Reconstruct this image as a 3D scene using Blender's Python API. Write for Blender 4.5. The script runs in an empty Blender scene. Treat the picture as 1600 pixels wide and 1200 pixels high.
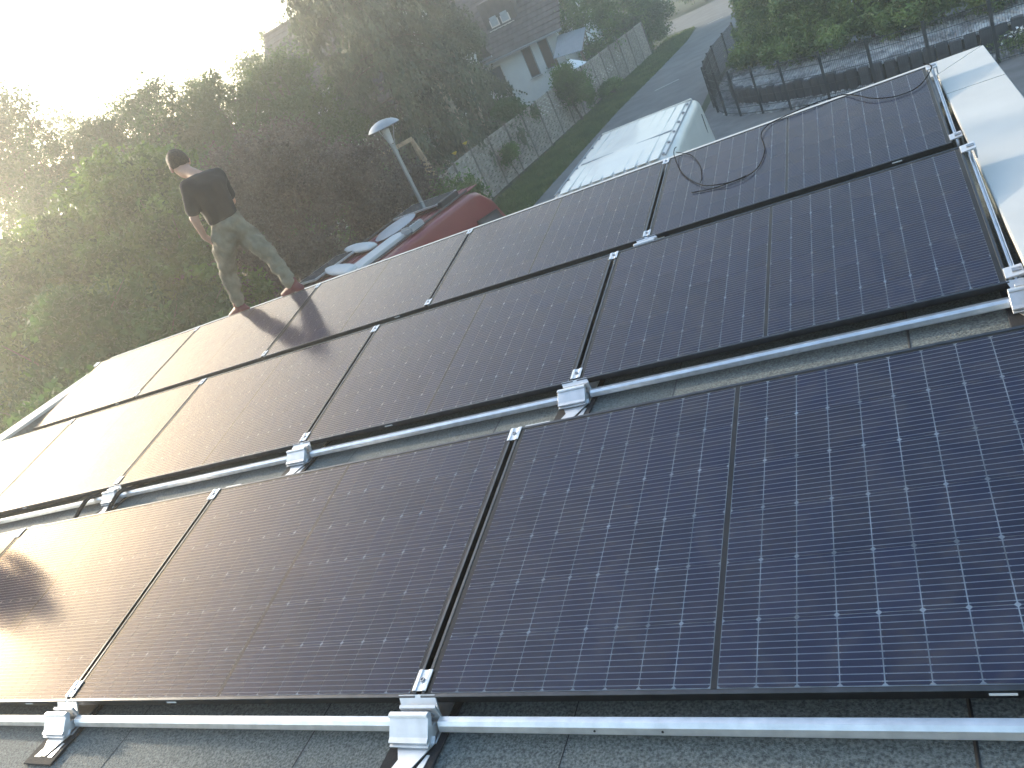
import bpy, bmesh, math, random
import numpy as np
from mathutils import Vector, Matrix, Euler

rad = math.radians
sc = bpy.context.scene
col = sc.collection
random.seed(7)
RNG = np.random.default_rng(11)

# ---------------------------------------------------------------- camera
YAW, PITCH, ROLL = rad(31.60), rad(22.54), rad(-26.56)
cp, sp = math.cos(PITCH), math.sin(PITCH)
F = Vector((-math.sin(YAW) * cp, math.cos(YAW) * cp, -sp))
R0 = Vector((math.cos(YAW), math.sin(YAW), 0))
U0 = R0.cross(F)
cr, sr = math.cos(ROLL), math.sin(ROLL)
RX = R0 * cr + U0 * sr
UX = U0 * cr - R0 * sr
cam_data = bpy.data.cameras.new('camera')
cam = bpy.data.objects.new('camera', cam_data)
col.objects.link(cam)
cam.matrix_world = Matrix(((RX.x, UX.x, -F.x, 1.009), (RX.y, UX.y, -F.y, -1.224), (RX.z, UX.z, -F.z, 1.631), (0, 0, 0, 1)))
cam_data.sensor_width = 36.0
cam_data.lens = 36.0 * 1234.0 / 1600.0
cam_data.clip_start = 0.05
cam_data.clip_end = 2000
sc.camera = cam

# ---------------------------------------------------------------- sky and sun
SUN_AZ, SUN_EL = rad(75.5), rad(12.5)      # azimuth measured from +Y towards -X
world = bpy.data.worlds.new('World')
sc.world = world
world.use_nodes = True
wn = world.node_tree.nodes
wl = world.node_tree.links
for n in list(wn):
    wn.remove(n)
sky = wn.new('ShaderNodeTexSky')
sky.sky_type = 'NISHITA'
sky.sun_disc = False
sky.sun_elevation = SUN_EL
sky.sun_rotation = -SUN_AZ
sky.air_density = 1.3
sky.dust_density = 2.6
sky.ozone_density = 2.5
bg = wn.new('ShaderNodeBackground')
bg.inputs['Strength'].default_value = 0.15
wo = wn.new('ShaderNodeOutputWorld')
wl.new(sky.outputs[0], bg.inputs['Color'])
wl.new(bg.outputs[0], wo.inputs['Surface'])
sun_data = bpy.data.lights.new('sun', 'SUN')
sun_data.energy = 2.2
sun_data.angle = rad(2.0)
sun_data.color = (1.0, 0.88, 0.70)
sun = bpy.data.objects.new('sun', sun_data)
col.objects.link(sun)
S = Vector((-math.sin(SUN_AZ) * math.cos(SUN_EL), math.cos(SUN_AZ) * math.cos(SUN_EL), math.sin(SUN_EL)))
sun.rotation_euler = (-S).to_track_quat('-Z', 'Y').to_euler()

sc.view_settings.view_transform = 'Standard'
sc.view_settings.look = 'None'
sc.view_settings.exposure = 2.0
sc.view_settings.gamma = 1.0
sc.view_settings.use_curve_mapping = False
cy = sc.cycles
cy.use_denoising = True
cy.max_bounces = 7
cy.diffuse_bounces = 3
cy.glossy_bounces = 3
cy.transparent_max_bounces = 12
cy.volume_bounces = 1
cy.sample_clamp_indirect = 6.0
cy.sample_clamp_direct = 0.0

# ---------------------------------------------------------------- materials
MATS = {}

def mat(name, color, rough=0.6, metal=0.0, var=0.25, scale=8.0, bump=0.0, bscale=None, color2=None, spec=0.5, transl=0.0, coat=0.0, objvar=0.0, detail=4.0):
    m = bpy.data.materials.new(name)
    m.use_nodes = True
    nt = m.node_tree
    b = nt.nodes['Principled BSDF']
    b.inputs['Roughness'].default_value = rough
    b.inputs['Metallic'].default_value = metal
    b.inputs['Specular IOR Level'].default_value = spec
    if coat:
        b.inputs['Coat Weight'].default_value = coat
        b.inputs['Coat Roughness'].default_value = 0.08
    tc = nt.nodes.new('ShaderNodeTexCoord')
    no = nt.nodes.new('ShaderNodeTexNoise')
    no.inputs['Scale'].default_value = scale
    no.inputs['Detail'].default_value = detail
    nt.links.new(tc.outputs['Object'], no.inputs['Vector'])
    cr_ = nt.nodes.new('ShaderNodeValToRGB')
    c1 = [max(0.0, c * (1 - var)) for c in color]
    c2 = list(color2) if color2 else [min(1.0, c * (1 + var)) for c in color]
    cr_.color_ramp.elements[0].position = 0.32
    cr_.color_ramp.elements[1].position = 0.68
    cr_.color_ramp.elements[0].color = (*c1, 1)
    cr_.color_ramp.elements[1].color = (*c2, 1)
    nt.links.new(no.outputs['Fac'], cr_.inputs['Fac'])
    out_c = cr_.outputs['Color']
    if objvar:
        oi = nt.nodes.new('ShaderNodeObjectInfo')
        hs = nt.nodes.new('ShaderNodeHueSaturation')
        mr = nt.nodes.new('ShaderNodeMapRange')
        mr.inputs['To Min'].default_value = 1 - objvar
        mr.inputs['To Max'].default_value = 1 + objvar
        nt.links.new(oi.outputs['Random'], mr.inputs['Value'])
        nt.links.new(mr.outputs[0], hs.inputs['Value'])
        nt.links.new(out_c, hs.inputs['Color'])
        out_c = hs.outputs['Color']
    nt.links.new(out_c, b.inputs['Base Color'])
    if bump:
        bn = nt.nodes.new('ShaderNodeTexNoise')
        bn.inputs['Scale'].default_value = bscale or scale * 3
        bn.inputs['Detail'].default_value = 5
        nt.links.new(tc.outputs['Object'], bn.inputs['Vector'])
        bp = nt.nodes.new('ShaderNodeBump')
        bp.inputs['Strength'].default_value = bump
        bp.inputs['Distance'].default_value = 0.02
        nt.links.new(bn.outputs['Fac'], bp.inputs['Height'])
        nt.links.new(bp.outputs[0], b.inputs['Normal'])
    if transl:
        tb = nt.nodes.new('ShaderNodeBsdfTranslucent')
        nt.links.new(out_c, tb.inputs['Color'])
        mx = nt.nodes.new('ShaderNodeMixShader')
        mx.inputs[0].default_value = transl
        nt.links.new(b.outputs[0], mx.inputs[1])
        nt.links.new(tb.outputs[0], mx.inputs[2])
        nt.links.new(mx.outputs[0], nt.nodes['Material Output'].inputs['Surface'])
    MATS[name] = m
    return m

mat('bitumen', (0.100, 0.118, 0.115), 0.85, var=0.45, scale=130, bump=0.6, bscale=260, color2=(0.195, 0.218, 0.208), detail=2)
mat('bitumen_seam', (0.010, 0.010, 0.011), 0.5, var=0.3, scale=30)
mat('coping', (0.47, 0.465, 0.445), 0.45, var=0.06, scale=3.0, bump=0.03, bscale=5)
mat('alu', (0.72, 0.73, 0.75), 0.34, 0.9, var=0.10, scale=25, bump=0.05, bscale=120)
mat('alu_plate', (0.62, 0.63, 0.645), 0.46, 0.75, var=0.08, scale=25)
mat('rubber', (0.012, 0.012, 0.014), 0.9, var=0.2, scale=40, bump=0.2)
mat('frame_black', (0.085, 0.087, 0.092), 0.36, 1.0, var=0.15, scale=20)
mat('gap_glint_sheet', (0.66, 0.68, 0.71), 0.4, var=0.45, scale=7, color2=(0.95, 0.95, 0.96))  # broken glint between the cells, painted as bright patches of colour
mat('backsheet', (0.016, 0.018, 0.024), 0.4, var=0.2, scale=20)
mat('ribbon', (0.012, 0.013, 0.02), 0.5, var=0.2)
mat('sticker', (0.75, 0.75, 0.74), 0.5, var=0.03)
mat('cable', (0.009, 0.009, 0.010), 0.9, var=0.2, spec=0.08)
mat('steel', (0.35, 0.35, 0.36), 0.35, 0.9, var=0.2, scale=60)
mat('asphalt', (0.150, 0.148, 0.142), 0.9, var=0.18, scale=1.3, bump=0.3, bscale=60)
mat('paving', (0.150, 0.148, 0.145), 0.9, var=0.2, scale=2.2, bump=0.3, bscale=40)
mat('soil', (0.034, 0.055, 0.018), 0.95, var=0.4, scale=0.7, bump=0.5, bscale=9, color2=(0.055, 0.070, 0.025))
mat('grass', (0.085, 0.150, 0.034), 0.8, var=0.35, scale=1.2, transl=0.35, color2=(0.125, 0.180, 0.045))
mat('road_paint', (0.50, 0.50, 0.48), 0.8, var=0.15, scale=6)
mat('plaster', (0.83, 0.83, 0.82), 0.9, var=0.05, scale=1.5, bump=0.1)
mat('facade', (0.55, 0.55, 0.53), 0.9, var=0.06, scale=2, bump=0.1)
mat('roof_tile', (0.085, 0.070, 0.062), 0.8, var=0.3, scale=3, bump=0.2)
mat('wood_dark', (0.16, 0.11, 0.07), 0.75, var=0.3, scale=6, bump=0.2)
mat('wood_post', (0.14, 0.12, 0.10), 0.9, var=0.3, scale=5)
mat('wood_grey', (0.30, 0.262, 0.222), 0.9, var=0.35, scale=5, bump=0.3, objvar=0.15)
mat('wood_light', (0.36, 0.25, 0.15), 0.8, var=0.25, scale=5)
mat('shutter', (0.12, 0.075, 0.055), 0.7, var=0.15, scale=4)
mat('pane', (0.06, 0.07, 0.08), 0.08, var=0.1, spec=0.8)
mat('pane_light', (0.35, 0.40, 0.43), 0.12, var=0.1, spec=0.8)
mat('white_paint', (0.60, 0.575, 0.53), 0.34, var=0.05, scale=2, coat=0.25)
mat('van_trim', (0.02, 0.02, 0.022), 0.5, var=0.2)
mat('red_paint', (0.17, 0.016, 0.021), 0.38, var=0.06, scale=2, coat=0.25, spec=0.35)
mat('red_roof', (0.17, 0.035, 0.040), 0.5, var=0.2, scale=3)
mat('grey_plastic', (0.27, 0.28, 0.295), 0.5, var=0.08, scale=4)
mat('pale_plastic', (0.48, 0.48, 0.47), 0.5, var=0.06, scale=4)
mat('tail_red', (0.4, 0.01, 0.01), 0.2, var=0.05)
mat('lamp_metal', (0.30, 0.32, 0.33), 0.30, 0.5, var=0.06, scale=6)
mat('post_metal', (0.030, 0.036, 0.040), 0.45, 0.3, var=0.15, scale=10)
mat('stone', (0.30, 0.30, 0.305), 0.9, var=0.5, scale=2.2, color2=(0.52, 0.52, 0.51))
mat('palisade', (0.060, 0.064, 0.070), 0.85, var=0.3, scale=5, bump=0.3, objvar=0.3)
mat('bark', (0.13, 0.10, 0.075), 0.95, var=0.4, scale=7, bump=0.6, bscale=18)
mat('bark_light', (0.30, 0.25, 0.18), 0.95, var=0.35, scale=7, bump=0.5)
mat('leaf_green', (0.060, 0.150, 0.018), 0.5, var=0.5, scale=0.9, color2=(0.160, 0.280, 0.045), transl=0.42)
mat('leaf_deep', (0.034, 0.100, 0.018), 0.5, var=0.45, scale=0.8, color2=(0.085, 0.185, 0.038), transl=0.38)
mat('leaf_purple', (0.085, 0.062, 0.054), 0.5, var=0.35, scale=1.1, color2=(0.185, 0.145, 0.110), transl=0.32)
mat('leaf_laurel', (0.095, 0.180, 0.036), 0.28, var=0.5, scale=1.6, color2=(0.270, 0.350, 0.095), transl=0.25)
mat('leaf_far', (0.055, 0.110, 0.024), 0.6, var=0.4, scale=0.35, color2=(0.120, 0.180, 0.045), transl=0.40)
mat('needle', (0.075, 0.100, 0.056), 0.65, var=0.4, scale=0.7, color2=(0.160, 0.180, 0.100), transl=0.28)
mat('skin', (0.42, 0.24, 0.17), 0.55, var=0.08, scale=9)
mat('hair', (0.060, 0.038, 0.022), 0.7, var=0.4, scale=60, bump=0.6, bscale=120)
mat('shirt', (0.012, 0.013, 0.014), 0.9, var=0.2, scale=10, bump=0.5, bscale=7)
mat('trousers', (0.165, 0.143, 0.100), 0.9, var=0.25, scale=10, bump=0.9, bscale=11)
mat('shoe_red', (0.11, 0.010, 0.015), 0.6, var=0.15, scale=20)
mat('shoe_sole', (0.75, 0.75, 0.74), 0.6, var=0.05)
mat('denim', (0.05, 0.06, 0.09), 0.9, var=0.2, scale=12, bump=0.5, bscale=12)
mat('toy_blue', (0.12, 0.35, 0.55), 0.5, var=0.05)
mat('toy_yellow', (0.70, 0.52, 0.05), 0.5, var=0.05)
mat('terracotta', (0.36, 0.14, 0.08), 0.7, var=0.15)
mat('flower', (0.8, 0.8, 0.78), 0.6, var=0.04)


def cell_material():
    m = bpy.data.materials.new('solar_cell')
    m.use_nodes = True
    nt = m.node_tree
    b = nt.nodes['Principled BSDF']
    b.inputs['Roughness'].default_value = 0.4
    tc = nt.nodes.new('ShaderNodeTexCoord')
    sx = nt.nodes.new('ShaderNodeSeparateXYZ')
    nt.links.new(tc.outputs['Object'], sx.inputs[0])

    def M(op, a, v=None):
        n = nt.nodes.new('ShaderNodeMath')
        n.operation = op
        if isinstance(a, (int, float)):
            n.inputs[0].default_value = a
        else:
            nt.links.new(a, n.inputs[0])
        if v is not None:
            if isinstance(v, (int, float)):
                n.inputs[1].default_value = v
            else:
                nt.links.new(v, n.inputs[1])
        return n.outputs[0]
    # ten current-collecting wires per cell, running along x
    y = M('ADD', M('DIVIDE', sx.outputs['Y'], 0.01815), 50.0)
    d = M('ABSOLUTE', M('SUBTRACT', M('FRACT', y), 0.5))
    wire = M('LESS_THAN', d, 0.055)
    # solder pads where the wires leave the cell
    pad = M('MULTIPLY', M('LESS_THAN', d, 0.085), M('GREATER_THAN', M('ABSOLUTE', sx.outputs['X']), 0.0405))
    mask = M('MAXIMUM', wire, pad)
    oi = nt.nodes.new('ShaderNodeObjectInfo')
    ramp = nt.nodes.new('ShaderNodeValToRGB')
    ramp.color_ramp.elements[0].color = (0.0045, 0.012, 0.072, 1)
    ramp.color_ramp.elements[1].color = (0.0075, 0.019, 0.102, 1)
    nt.links.new(oi.outputs['Random'], ramp.inputs['Fac'])
    mx = nt.nodes.new('ShaderNodeMix')
    mx.data_type = 'RGBA'
    nt.links.new(mask, mx.inputs['Factor'])
    nt.links.new(ramp.outputs['Color'], mx.inputs[6])
    mx.inputs[7].default_value = (0.64, 0.65, 0.69, 1)
    nt.links.new(mx.outputs[2], b.inputs['Base Color'])
    MATS['cell'] = m


def glass_material():
    m = bpy.data.materials.new('solar_glass')
    m.use_nodes = True
    nt = m.node_tree
    for n in list(nt.nodes):
        nt.nodes.remove(n)
    out = nt.nodes.new('ShaderNodeOutputMaterial')
    tr = nt.nodes.new('ShaderNodeBsdfTransparent')
    tr.inputs['Color'].default_value = (0.93, 0.95, 0.96, 1)
    gl = nt.nodes.new('ShaderNodeBsdfGlossy')
    gl.inputs['Roughness'].default_value = 0.125
    gl.inputs['Color'].default_value = (0.96, 0.84, 0.70, 1)
    fr = nt.nodes.new('ShaderNodeFresnel')
    fr.inputs['IOR'].default_value = 1.45
    tc = nt.nodes.new('ShaderNodeTexCoord')
    no = nt.nodes.new('ShaderNodeTexNoise')
    no.inputs['Scale'].default_value = 170
    no.inputs['Detail'].default_value = 1
    bp = nt.nodes.new('ShaderNodeBump')
    bp.inputs['Strength'].default_value = 0.05
    bp.inputs['Distance'].default_value = 0.002
    nt.links.new(tc.outputs['Object'], no.inputs['Vector'])
    nt.links.new(no.outputs['Fac'], bp.inputs['Height'])
    nt.links.new(bp.outputs[0], gl.inputs['Normal'])
    mx = nt.nodes.new('ShaderNodeMixShader')
    nt.links.new(fr.outputs[0], mx.inputs[0])
    nt.links.new(tr.outputs[0], mx.inputs[1])
    g2 = nt.nodes.new('ShaderNodeBsdfGlossy')
    g2.inputs['Roughness'].default_value = 0.58
    g2.inputs['Color'].default_value = (1.0, 0.78, 0.66, 1)
    nt.links.new(bp.outputs[0], g2.inputs['Normal'])
    gm = nt.nodes.new('ShaderNodeMixShader')
    # thin uneven film of dust and wipe marks scatters a little more
    n2 = nt.nodes.new('ShaderNodeTexNoise')
    n2.inputs['Scale'].default_value = 2.6
    n2.inputs['Detail'].default_value = 6
    n2.inputs['Distortion'].default_value = 1.5
    oi = nt.nodes.new('ShaderNodeObjectInfo')
    va = nt.nodes.new('ShaderNodeVectorMath')
    va.operation = 'ADD'
    vs_ = nt.nodes.new('ShaderNodeVectorMath')
    vs_.operation = 'SCALE'
    vs_.inputs['Scale'].default_value = 40.0
    cx = nt.nodes.new('ShaderNodeCombineXYZ')
    nt.links.new(oi.outputs['Random'], cx.inputs[0])
    nt.links.new(oi.outputs['Random'], cx.inputs[1])
    nt.links.new(cx.outputs[0], vs_.inputs[0])
    nt.links.new(tc.outputs['Object'], va.inputs[0])
    nt.links.new(vs_.outputs[0], va.inputs[1])
    nt.links.new(va.outputs[0], n2.inputs['Vector'])
    m2 = nt.nodes.new('ShaderNodeMapRange')
    m2.inputs['From Min'].default_value = 0.35
    m2.inputs['From Max'].default_value = 0.75
    m2.inputs['To Min'].default_value = 0.10
    m2.inputs['To Max'].default_value = 0.23
    nt.links.new(n2.outputs['Fac'], m2.inputs['Value'])
    nt.links.new(m2.outputs[0], gm.inputs[0])
    nt.links.new(gl.outputs[0], gm.inputs[1])
    nt.links.new(g2.outputs[0], gm.inputs[2])
    nt.links.new(gm.outputs[0], mx.inputs[2])
    # settled dust, thicker in smears
    du = nt.nodes.new('ShaderNodeBsdfDiffuse')
    du.inputs['Color'].default_value = (0.42, 0.39, 0.34, 1)
    n3 = nt.nodes.new('ShaderNodeTexNoise')
    n3.inputs['Scale'].default_value = 5.5
    n3.inputs['Detail'].default_value = 8
    n3.inputs['Distortion'].default_value = 2.5
    nt.links.new(va.outputs[0], n3.inputs['Vector'])
    m3 = nt.nodes.new('ShaderNodeMapRange')
    m3.inputs['From Min'].default_value = 0.42
    m3.inputs['From Max'].default_value = 0.80
    m3.inputs['To Min'].default_value = 0.004
    m3.inputs['To Max'].default_value = 0.060
    nt.links.new(n3.outputs['Fac'], m3.inputs['Value'])
    dm_ = nt.nodes.new('ShaderNodeMixShader')
    nt.links.new(m3.outputs[0], dm_.inputs[0])
    nt.links.new(mx.outputs[0], dm_.inputs[1])
    nt.links.new(du.outputs[0], dm_.inputs[2])
    nt.links.new(dm_.outputs[0], out.inputs['Surface'])
    MATS['glass'] = m


cell_material()
glass_material()

# ---------------------------------------------------------------- helpers
def tag(o, label=None, cat=None, group=None, kind=None):
    if label: o['label'] = label
    if cat: o['category'] = cat
    if group: o['group'] = group
    if kind: o['kind'] = kind
    return o


def thing(name, label, cat, loc=(0, 0, 0), rot=(0, 0, 0), group=None):
    o = bpy.data.objects.new(name, None)
    o.empty_display_size = 0.1
    col.objects.link(o)
    o.location = loc
    o.rotation_euler = rot
    return tag(o, label, cat, group)


def link(name, me, parent=None, loc=None, rot=None):
    o = bpy.data.objects.new(name, me)
    col.objects.link(o)
    if parent: o.parent = parent
    if loc is not None: o.location = loc
    if rot is not None: o.rotation_euler = rot
    return o


class MB:
    def __init__(self):
        self.v, self.f = [], []

    def add(self, vs, fs):
        k = len(self.v)
        self.v += [tuple(p) for p in vs]
        self.f += [tuple(i + k for i in q) for q in fs]
        return self

    def box(self, c, s, rot=None):
        x, y, z = s[0] / 2, s[1] / 2, s[2] / 2
        vs = [Vector((a * x, b * y, d * z)) for a in (-1, 1) for b in (-1, 1) for d in (-1, 1)]
        if rot is not None:
            m = Euler(rot).to_matrix()
            vs = [m @ p for p in vs]
        c = Vector(c)
        return self.add([p + c for p in vs], [(0, 1, 3, 2), (4, 6, 7, 5), (0, 4, 5, 1), (2, 3, 7, 6), (0, 2, 6, 4), (1, 5, 7, 3)])

    def bar(self, a, b, w, h=None):
        a, b = Vector(a), Vector(b)
        return self.tube([a, b], [w / 2 * 1.414, w / 2 * 1.414], 4)

    def tube(self, path, radii, n=8, cap=True):
        path = [Vector(p) for p in path]
        if isinstance(radii, (int, float)): radii = [radii] * len(path)
        rings = []
        up = Vector((0, 0, 1))
        for i, p in enumerate(path):
            d = (path[min(i + 1, len(path) - 1)] - path[max(i - 1, 0)]).normalized()
            u = up if abs(d.dot(up)) < 0.95 else Vector((1, 0, 0))
            a = d.cross(u).normalized()
            b = a.cross(d)
            rings.append([p + (a * math.cos(2 * math.pi * (k + .5) / n) + b * math.sin(2 * math.pi * (k + .5) / n)) * radii[i] for k in range(n)])
        vs = [q for r in rings for q in r]
        fs = []
        for i in range(len(path) - 1):
            for k in range(n):
                fs.append((i * n + k, i * n + (k + 1) % n, (i + 1) * n + (k + 1) % n, (i + 1) * n + k))
        if cap:
            fs.append(tuple(range(n - 1, -1, -1)))
            fs.append(tuple((len(path) - 1) * n + k for k in range(n)))
        return self.add(vs, fs)

    def prism(self, poly, h0, h1, axis='z'):
        n = len(poly)
        def P(p, h):
            if axis == 'z': return (p[0], p[1], h)
            if axis == 'x': return (h, p[0], p[1])
            return (p[0], h, p[1])
        vs = [P(p, h0) for p in poly] + [P(p, h1) for p in poly]
        fs = [tuple(range(n)), tuple(range(2 * n - 1, n - 1, -1))]
        fs += [(k, k + n, (k + 1) % n + n, (k + 1) % n) for k in range(n)]
        return self.add(vs, fs)

    def lathe(self, prof, c=(0, 0, 0), n=20):
        vs, fs = [], []
        for r, z in prof:
            for k in range(n):
                a = 2 * math.pi * k / n
                vs.append((c[0] + r * math.cos(a), c[1] + r * math.sin(a), c[2] + z))
        for i in range(len(prof) - 1):
            for k in range(n):
                fs.append((i * n + k, i * n + (k + 1) % n, (i + 1) * n + (k + 1) % n, (i + 1) * n + k))
        fs.append(tuple(range(n)))
        fs.append(tuple((len(prof) - 1) * n + k for k in range(n)))
        return self.add(vs, fs)

    def mesh(self, name, m, smooth=False, bevel=0.0, seg=2):
        me = bpy.data.meshes.new(name)
        bm = bmesh.new()
        bv = [bm.verts.new(p) for p in self.v]
        for q in self.f:
            try: bm.faces.new([bv[i] for i in q])
            except ValueError: pass
        bmesh.ops.recalc_face_normals(bm, faces=bm.faces)
        if bevel:
            es = [e for e in bm.edges if len(e.link_faces) == 2 and e.calc_face_angle(0) > 0.5]
            bmesh.ops.bevel(bm, geom=es, offset=bevel, segments=seg, affect='EDGES', clamp_overlap=True)
        if smooth:
            for q in bm.faces: q.smooth = True
        bm.to_mesh(me)
        bm.free()
        me.materials.append(MATS[m])
        if smooth == 'auto':
            me.set_sharp_from_angle(angle=rad(35))
        return me

    def build(self, name, m, parent=None, smooth=False, bevel=0.0, loc=None, rot=None, seg=2):
        return link(name, self.mesh(name, m, smooth, bevel, seg), parent, loc, rot)


def raw_mesh(name, V, Fq, m, smooth=False):
    """fast mesh from numpy arrays, Fq (n,3) or (n,4)"""
    me = bpy.data.meshes.new(name)
    n, k = Fq.shape
    me.vertices.add(len(V))
    me.vertices.foreach_set('co', np.ascontiguousarray(V, np.float32).ravel())
    me.loops.add(n * k)
    me.loops.foreach_set('vertex_index', np.ascontiguousarray(Fq, np.int32).ravel())
    me.polygons.add(n)
    me.polygons.foreach_set('loop_start', np.arange(0, n * k, k, dtype=np.int32))
    me.update(calc_edges=True)
    me.materials.append(MATS[m])
    if smooth:
        me.shade_smooth()
    return me


G = -3.40          # street level; the bitumen roof lies at z = 0.035
RZ = 0.035
TILT = rad(8.48)
XA = -0.503
PITCHX = 1.742
PL, PW = 1.722, 1.134
ROWY = (0.0, 1.736, 3.471)
ZN = 0.13

# ================================================================ the ground
def sheet(name, poly, z, m, kind='structure'):
    mb = MB().add([(x, y, z) for x, y in poly], [tuple(range(len(poly)))])
    o = mb.build(name, m)
    tag(o, kind=kind)
    return o

sheet('ground', [(-260, -120), (160, -120), (160, 300), (-260, 300)], G - 0.012, 'soil')
sheet('road', [(-9.1, -30), (-9.05, 22.1), (-8.85, 32.0), (-8.35, 39.4), (-8.0, 46), (-8.1, 50.5), (-9.0, 52.4), (-10.8, 53.6), (-22, 56.5), (-22, 62), (-10, 62.5), (-3.0, 66), (-2.6, 60), (-3.6, 45), (-4.2, 34), (-4.5, 29), (-4.45, 26), (-4.2, 24.2), (-4.2, 16), (-4.6, -30)], G, 'asphalt')
sheet('driveway', [(-4.196, -2), (14, -2), (14, 17.6), (4.4, 19.9), (2.6, 20.2), (1.26, 20.55), (0.1, 21.15), (-0.95, 22.0), (-2.15, 23.1), (-3.05, 24.55), (-3.4, 27.0), (-3.4, 33.9), (-4.196, 33.9)], G - 0.004, 'paving')
mk = sheet('road_marking', [(-7.4, 49.9), (-6.5, 50.25), (-6.45, 50.13), (-7.35, 49.78)], G + 0.004, 'road_paint')
sheet('road_marking', [(-7.5, 33.4), (-6.5, 33.9), (-6.46, 33.8), (-7.46, 33.3)], G + 0.004, 'road_paint')

def grass_patch():
    n = 26000
    y = RNG.uniform(17, 51, n)
    edge = np.interp(y, [17, 22, 32, 39, 46, 51], [-9.1, -9.05, -8.85, -8.35, -8.0, -8.3])
    x = -11.6 + np.interp(y, [17, 30, 47, 51], [0, .5, 1.5, 1.5]) + RNG.random(n) * (edge + 11.6 - np.interp(y, [17, 30, 47, 51], [0, .5, 1.5, 1.5]))
    h = RNG.uniform(0.05, 0.16, n)
    w = RNG.uniform(0.02, 0.05, n)
    a = RNG.uniform(0, 2 * np.pi, n)
    l = RNG.normal(0, 0.05, (n, 2))
    V = np.zeros((n, 3, 3))
    V[:, 0] = np.stack([x - np.cos(a) * w, y - np.sin(a) * w, np.full(n, G - .012)], 1)
    V[:, 1] = np.stack([x + np.cos(a) * w, y + np.sin(a) * w, np.full(n, G - .012)], 1)
    V[:, 2] = np.stack([x + l[:, 0], y + l[:, 1], G + h], 1)
    me = raw_mesh('grass_verge', V.reshape(-1, 3), np.arange(3 * n).reshape(-1, 3), 'grass')
    tag(link('grass_verge', me), 'rough green grass verge between the road and the woven fence', 'grass', kind='stuff')
grass_patch()

# ================================================================ the building we stand on
house = thing('flat_roof_building', 'flat roofed building covered in dark bitumen, carrying the solar panels', 'building', (0, 0, G))
def roof_sheets():
    xs = [-8.24, -7.33, -6.42, -5.51, -4.60, -3.69, -2.77, -1.855, -0.935, -0.04, 0.885, 1.29]
    for i in range(len(xs) - 1):
        a, b = xs[i], xs[i + 1]
        if a < -7.5: a = -7.53
        mb = MB()
        # a torch-on felt strip, its edge lapping 5 mm over the next one
        nseg = 14
        ys = [-2.6 + 7.25 * k / nseg for k in range(nseg + 1)]
        vs, fs = [], []
        for k, yy in enumerate(ys):
            j = 0.006 * math.sin(k * 2.3 + i) + 0.004 * math.sin(k * 5.1 + 2 * i)
            vs += [(a + j, yy, RZ - 0.004), (a + j, yy, RZ + 0.003), (b + 0.03 + j, yy, RZ - 0.0035)]
        for k in range(nseg):
            q = k * 3
            fs += [(q, q + 3, q + 4, q + 1), (q + 1, q + 4, q + 5, q + 2)]
        mb.add(vs, fs)
        sh = mb.build('roof_sheet', 'bitumen', house, loc=(0, 0, -G))
        sv, sf = [], []
        for k, yy in enumerate(ys):
            j = 0.006 * math.sin(k * 2.3 + i) + 0.004 * math.sin(k * 5.1 + 2 * i)
            w_ = 0.005 + 0.003 * math.sin(k * 1.9 + 3 * i)
            sv += [(a + j - w_, yy, RZ - 0.0005), (a + j - w_ * .3, yy, RZ + 0.0045), (a + j + 0.002, yy, RZ + 0.0038)]
        for k in range(nseg):
            q = k * 3
            sf += [(q, q + 3, q + 4, q + 1), (q + 1, q + 4, q + 5, q + 2)]
        if i: MB().add(sv, sf).build('tar_bead', 'bitumen_seam', sh)
    MB().box((-3.12, 1.05, RZ - 0.13), (8.9, 7.3, 0.2)).build('roof_deck', 'bitumen', house, loc=(0, 0, -G))
roof_sheets()
CZ = 0.20
def copings():
    x0, x1, xo0, xo1 = -7.56, 1.28, -7.90, 1.585
    y1, yo1 = 4.69, 5.06
    t = 0.03
    def cop(poly):
        MB().prism(poly, CZ - t, CZ).build('coping', 'coping', house, bevel=0.004, loc=(0, 0, -G))
    g = 0.0025
    mid = 4.17
    cop([(x1, mid + g), (xo1, mid + g), (xo1, yo1), (x1, y1)])            # mitred end
    cop([(x1, 1.2 + g), (xo1, 1.2 + g), (xo1, mid - g), (x1, mid - g)])
    cop([(x1, -2.6), (xo1, -2.6), (xo1, 1.2 - g), (x1, 1.2 - g)])
    cuts = [x1, -1.6, -4.6, x0]
    for i in range(3):
        a, b = cuts[i], cuts[i + 1]
        oa = xo1 if i == 0 else a - g
        ob = xo0 if i == 2 else b + g
        a2 = a - g if i else a - 0.003
        b2 = b + g if i < 2 else b + 0.003
        cop([(oa - (0.004 if i == 0 else 0), yo1 + (0.0 if i else 0.002)), (ob, yo1), (b2, y1), (a2, y1)])
    cop([(xo0, -2.6), (x0, -2.6), (x0, 1.4 - g), (xo0, 1.4 - g)])
    cop([(xo0, 1.4 + g), (x0, 1.4 + g), (x0, y1 - .003), (xo0, yo1 - .003)])
    # upstands under the coping
    MB().box((1.30 + 0.13, 1.23, (RZ + CZ - t) / 2 - 0.02), (0.26, 7.6, CZ - t - RZ + 0.04)).build('upstand', 'bitumen', house, loc=(0, 0, -G))
    MB().box((-3.15, 4.88, (RZ + CZ - t) / 2 - 0.02), (8.6, 0.30, CZ - t - RZ + 0.036)).build('upstand', 'bitumen', house, loc=(0, 0, -G))
    MB().box((-7.73, 1.0, (RZ + CZ - t) / 2 - 0.02), (0.30, 7.1, CZ - t - RZ + 0.038)).build('upstand', 'bitumen', house, loc=(0, 0, -G))
    # outer walls
    MB().box((-3.157, 1.2, (G - 0.1) / 2), (9.38, 7.6, -G - 0.06)).build('wall', 'plaster', house, loc=(0, 0, -G))
copings()

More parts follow.
